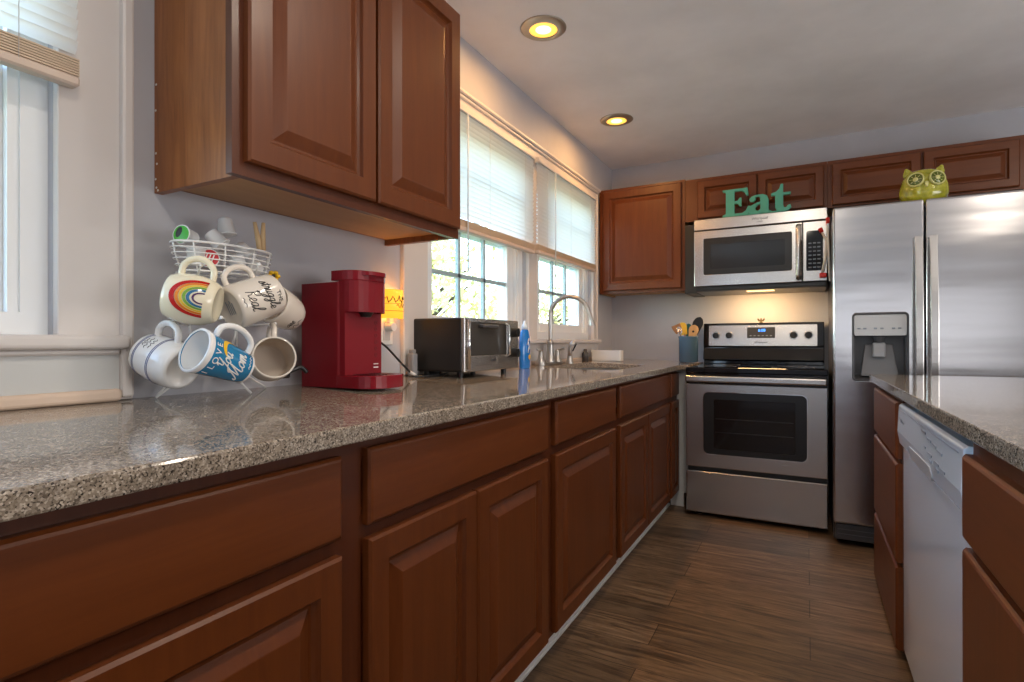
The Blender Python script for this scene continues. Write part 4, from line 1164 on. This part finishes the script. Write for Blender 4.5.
# beige mug facing the viewer
Hh = .105
o, bd, rad, th = mug('beige mug with its open mouth towards the viewer, bottom right on the rack', (.172, -3.246, 1.016), dirv(.12, .16, .97), dirv(.05, 1, -.2), Hh, .046, .053, .0505, 'beige_glaze', 'tan_glaze', .036, (.2, .8), hr=.0072)

hook((.118, -3.402, 1.205), (.182, -3.428, 1.228)); hook((.118, -3.258, 1.205), (.205, -3.303, 1.243))
hook((.058, -3.243, 1.18), (.124, -3.188, 1.234)); hook((.078, -3.393, 1.10), (.128, -3.454, 1.103))
hook((.080, -3.30, 1.115), (.240, -3.421, 1.113)); hook((.078, -3.266, 1.10), (.150, -3.215, 1.108))

# dark clip hanging behind the last mug
dk = MB().tube(catmull([(.085, -3.13, .975), (.09, -3.105, .985), (.095, -3.085, .990), (.10, -3.070, .975)], 5), .006, 8)
dk.box(.078, .096, -3.145, -3.12, .962, .982, .004)
tag(dk.build('plug_adapter', M['black']), 'black cord plug between the lowest right mug and coffee maker', 'plug')

# yellow flower on the right hook
t = thing('flower_ornament', 'small yellow flower ornament hooked on the right side of the mug rack', 'ornament', (.126, -3.2, 1.231))
fw = MB()
for k in range(6):
    a = 2*PI*k/6; c_ = Vector((.126, -3.200, 1.231)) + RT*.010*math.cos(a) + UP*.010*math.sin(a)
    fw.sphere(c_, .0068, 0, 10, (1, 1, .8))
fw.build('petals', M['yellow_ink'], t)
MB().sphere(Vector((.130, -3.204, 1.231)), .005, 0, 10).build('flower_center', M['ink'], t)

# coffee pods in the basket
def pod(label, c_, axis, lid):
    t = thing('coffee_pod', label, 'coffee pod', (0, 0, 0), 'coffee pods in the basket')
    MB().lathe([(0, -.024), (.0165, -.024), (.0185, -.021), (.0225, .019), (.0255, .0195), (.0255, .0215), (.0225, .0218)], None, 0, 24).build('cup', M['pod'], t)
    l_ = MB().lathe([(.0232, .0216), (.021, .0224), (0, .0226)], None, 0, 24).build('lid', M[lid], t)
    t.matrix_world = basis(c_, axis, (.3, .2, .93) if abs(Vector(axis).normalized().z) < .9 else (1, 0, 0)) @ Matrix.Scale(.86, 4)
    return l_
l_ = pod('white coffee pod showing a round green lid, left in the basket', (.105, -3.412, 1.300), dirv(-.60, .10, .80), 'pod_green')
MB().lathe([(0, .0232), (.010, .0230), (.012, .0225)], Matrix.Translation((.003, .008, 0)) @ Matrix.Diagonal((1.2, .7, 1, 1)), 0, 16).build('lid_print', M['ink'], l_)
pod('white coffee pod standing upright below the green-lidded one', (.125, -3.404, 1.254), dirv(0, 1, .05), 'pod')
l_ = pod('white coffee pod showing a round red lid, front of the basket', (.122, -3.372, 1.252), dirv(.05, .05, 1), 'pod_red')
lp_ = MB()
for k in range(3): lp_.box(-.014, .012, -.010+.008*k, -.007+.008*k, .0224, .0232)
lp_.build('lid_print', M['white_ink'], l_)
pod('upside-down white coffee pod on top of the heap', (.105, -3.318, 1.338), dirv(.12, -1, .1), 'pod')
pod('white coffee pod lying tilted under the topmost pod', (.110, -3.346, 1.303), dirv(.6, -.7, .1), 'pod')
pod('white coffee pod lying point up in the front middle of the basket', (.126, -3.302, 1.252), dirv(.1, -1, -.15), 'pod')
pod('greyish coffee pod lying on its side at the right of the basket', (.100, -3.266, 1.287), dirv(.5, -.5, -.6), 'pod')
pod('coffee pod at the right end of the basket, below the clothespins', (.120, -3.255, 1.252), dirv(-.6, .5, .4), 'pod')
# clothespins on the basket rim
def peg(label, c_, lean):
    t = thing('clothespin', label, 'clothespin', tuple(c_))
    c_ = Vector(c_); d = dirv(lean, 1, .05).normalized(); s_ = RT*.0045
    for q in (-1, 1):
        MB().tube([c_ + s_*q*.95 - d*.016, c_ + s_*q*1.15 + d*.01, c_ + s_*q*2.2 + d*.052], [.0075, .0085, .0055], 4).build('prong', M['peg'], t)
    MB().tube([c_ - s_*1.6, c_ + s_*1.6], .0028, 8).build('spring', M['nickel'], t)
peg('wooden clothespin clipped upright at the right end of the rack basket', (.150, -3.256, 1.304), -.08)

# ================================================================== UTENSIL CROCK
KX, KY = .617, -.215; kz = ztop(KX) + .0022
t = thing('utensil_crock', 'blue grey crock holding kitchen utensils, left of the range', 'crock', (KX, KY, kz))
MB().lathe([(0, .0), (.058, 0), (.064, .006), (.065, .165), (.068, .172), (.068, .180), (.062, .180), (.061, .02), (0, .016)], Matrix.Translation((KX, KY, kz)), 0, 36).build('pot', M['crock'], t)
def utensil(name, label, cat, foot, top, rs, mk, head):
    t = thing(name, label, cat, tuple(foot))
    f_, p_ = Vector(foot), Vector(top)
    MB().tube([f_, f_.lerp(p_, .5), p_], rs, 10).build('handle', M[mk], t)
    head(t, p_, (p_-f_).normalized())
def blade(m, w0, w1, L, thick=.006, hole_=None, rnd=.0):
    def f_(t, p_, d):
        side = d.cross(Vector((.3, -1, 0))).normalized(); nrm = side.cross(d).normalized()
        n_ = 12; ou = []
        for i in range(n_+1):
            q = i/n_; ou.append(((w0+(w1-w0)*min(1, q*1.6))*math.sqrt(max(0, 1-max(0, (q-(1-rnd))/max(rnd, 1e-6))**2)) if rnd and q > 1-rnd else w0+(w1-w0)*min(1, q*1.6), q*L))
        outl = [(a, b_) for a, b_ in ou] + [(-a, b_) for a, b_ in reversed(ou)]
        cl = []
        for q in outl:
            if not cl or (abs(cl[-1][0]-q[0]) + abs(cl[-1][1]-q[1])) > 1e-5: cl.append(q)
        if abs(cl[0][0]-cl[-1][0]) + abs(cl[0][1]-cl[-1][1]) < 1e-5: cl.pop()
        holes = [[(.008*math.cos(2*PI*i/12), L*.52 + .008*math.sin(2*PI*i/12)) for i in range(12)]] if hole_ else []
        MB().prism(cl, holes, lambda u, v, s: p_ - d*.01 + side*u + d*v + nrm*(thick/2 if s else -thick/2)).build('blade', M[m], t, bevel=.0015)
    return f_
base = Vector((0, 0, kz+.022))
utensil('wooden_turner', 'square wooden turner leaning left out of the crock', 'spatula', base + Vector((.645, -.238, 0)), (.556, -.238, 1.130), .005, 'darkwood', blade('darkwood', .022, .031, .062))
utensil('spatula', 'yellow silicone spatula in the crock', 'spatula', base + Vector((.63, -.210, 0)), (.588, -.210, 1.118), .005, 'darkwood', blade('yellow', .020, .028, .090, .009, rnd=.35))
utensil('spatula', 'teal silicone spatula behind the yellow one in the crock', 'spatula', base + Vector((.612, -.182, 0)), (.612, -.182, 1.108), .005, 'teal_sil', blade('teal_sil', .020, .025, .090, .008, rnd=.4))
utensil('wooden_spoon', 'pale wooden spoon with a round hole in the crock', 'spoon', base + Vector((.60, -.224, 0)), (.640, -.224, 1.090), .005, 'spoonwood', blade('spoonwood', .018, .035, .100, .006, hole_=True, rnd=.5))
utensil('serving_spoon', 'black serving spoon leaning right out of the crock', 'spoon', base + Vector((.585, -.196, 0)), (.654, -.196, 1.124), .005, 'black', blade('black', .024, .036, .125, .007, rnd=.5))
utensil('wooden_spatula', 'thin tan wooden spatula at the right side of the crock', 'spatula', base + Vector((.60, -.172, 0)), (.652, -.172, 1.118), .005, 'spoonwood', blade('spoonwood', .012, .026, .090, .005, rnd=.25))
def whisk(t, p_, d):
    w = MB(); side = d.orthogonal().normalized(); oth = d.cross(side)
    for k in range(5):
        a = PI*k/5; e = side*math.cos(a) + oth*math.sin(a)
        w.tube(catmull([p_, p_+e*.012+d*.02, p_+e*.014+d*.045, p_+d*.062, p_-e*.014+d*.045, p_-e*.012+d*.02, p_], 5), .0014, 6)
    w.build('wires', M['chrome'], t)
utensil('whisk', 'small wire whisk leaning left in the crock', 'whisk', base + Vector((.625, -.259, 0)), (.575, -.259, 1.106), .0035, 'chrome', whisk)

# ================================================================== CEILING LIGHTS
def can(label, x, y, power, vis=True):
    t = thing('ceiling_light', label, 'ceiling light', (x, y, H), 'recessed ceiling lights')
    MB().lathe([(.060, -.010), (.066, -.012), (.094, -.004), (.099, -.0005), (.060, -.0005)], Matrix.Translation((x, y, H)), 0, 40).build('trim_ring', M['nickel_ring'], t)
    MB().lathe([(.0, -.0065), (.034, -.0070)], Matrix.Translation((x, y, H)), 0, 32).build('bulb', M['lamp_core'], t)
    MB().lathe([(.034, -.0070), (.061, -.0060), (.062, -.002)], Matrix.Translation((x, y, H)), 0, 32).build('diffuser', M['lamp'], t)
    light('ceiling_light_beam', 'AREA', (x, y, H-.022), power, (1.0, .50, .16), aim=(0, 0, -1), shape='DISK', size=.10)
can('lit recessed ceiling light nearer the camera, above the window', .347, -2.02, 5.5)
can('lit recessed ceiling light farther away, near the corner cabinet', .327, -.925, 5.5)
for x, y, w_ in ((2.9, -2.2, 9), (2.9, -4.2, 9), (1.30, -2.75, 8), (1.30, -4.1, 8)):      # unseen, no fixtures: right pair added as fill, walkway pair inferred from highlights
    light('unseen_ceiling_light', 'AREA', (x, y, H-.02), w_, (1.0, .87, .72), aim=(0, 0, -1), shape='DISK', size=.14)

# ================================================================== OUTSIDE
slab('ground_outside', 'lawn', -60, -.16, -30, 60, -.9, -.7)
def tree(label, x, y, h, w, mk, n=2600, seed=1):
    rnd = random.Random(seed)
    t = thing('tree', label, 'tree', (x, y, -.7), 'trees outside the windows')
    tk = MB().tube([(x, y, -.7), (x+.1, y-.05, h*.3), (x, y+.1, h*.62)], [.16, .12, .06], 10)
    for k in range(7):
        a = rnd.uniform(0, 2*PI); z = h*rnd.uniform(.25, .55)
        tk.tube([(x, y, z), (x+w*.35*math.cos(a), y+w*.35*math.sin(a), z+h*.13), (x+w*.7*math.cos(a), y+w*.7*math.sin(a), z+h*.22)], [.05, .035, .015], 6)
    tk.build('trunk', M['bark'], t)
    vs, fs = [], []
    cl = [(rnd.gauss(0, .45), rnd.gauss(0, .45), rnd.uniform(-.9, .9)) for _ in range(34)]
    for i in range(n):
        c_ = rnd.choice(cl); q = Vector((c_[0]*w + rnd.gauss(0, .16)*w, c_[1]*w + rnd.gauss(0, .16)*w, c_[2]*h*.36 + rnd.gauss(0, .06)*h))
        p_ = Vector((x, y, h*.58)) + q
        a = Vector((rnd.gauss(0, 1), rnd.gauss(0, 1), rnd.gauss(0, 1))).normalized(); b_ = a.orthogonal().normalized()
        s_ = rnd.uniform(.05, .10)
        k = len(vs); vs += [p_ + a*s_, p_ + b_*s_*.5, p_ - a*s_, p_ - b_*s_*.5]; fs.append((k, k+1, k+2, k+3))
    MB().faces(vs, fs).build('foliage', M[mk], t)
tree('yellow autumn tree seen low through the window above the toaster oven', -5.2, 4.4, 3.4, 1.5, 'leaf_a', 2200, 3)
tree('green leafy tree behind the yellow one, seen through the window above the toaster oven', -10.5, 8.2, 5.0, 1.7, 'leaf_b', 2000, 5)
tree('yellow tree seen through the window behind the faucet', -5.6, 11.4, 3.0, 1.6, 'leaf_a', 2200, 8)
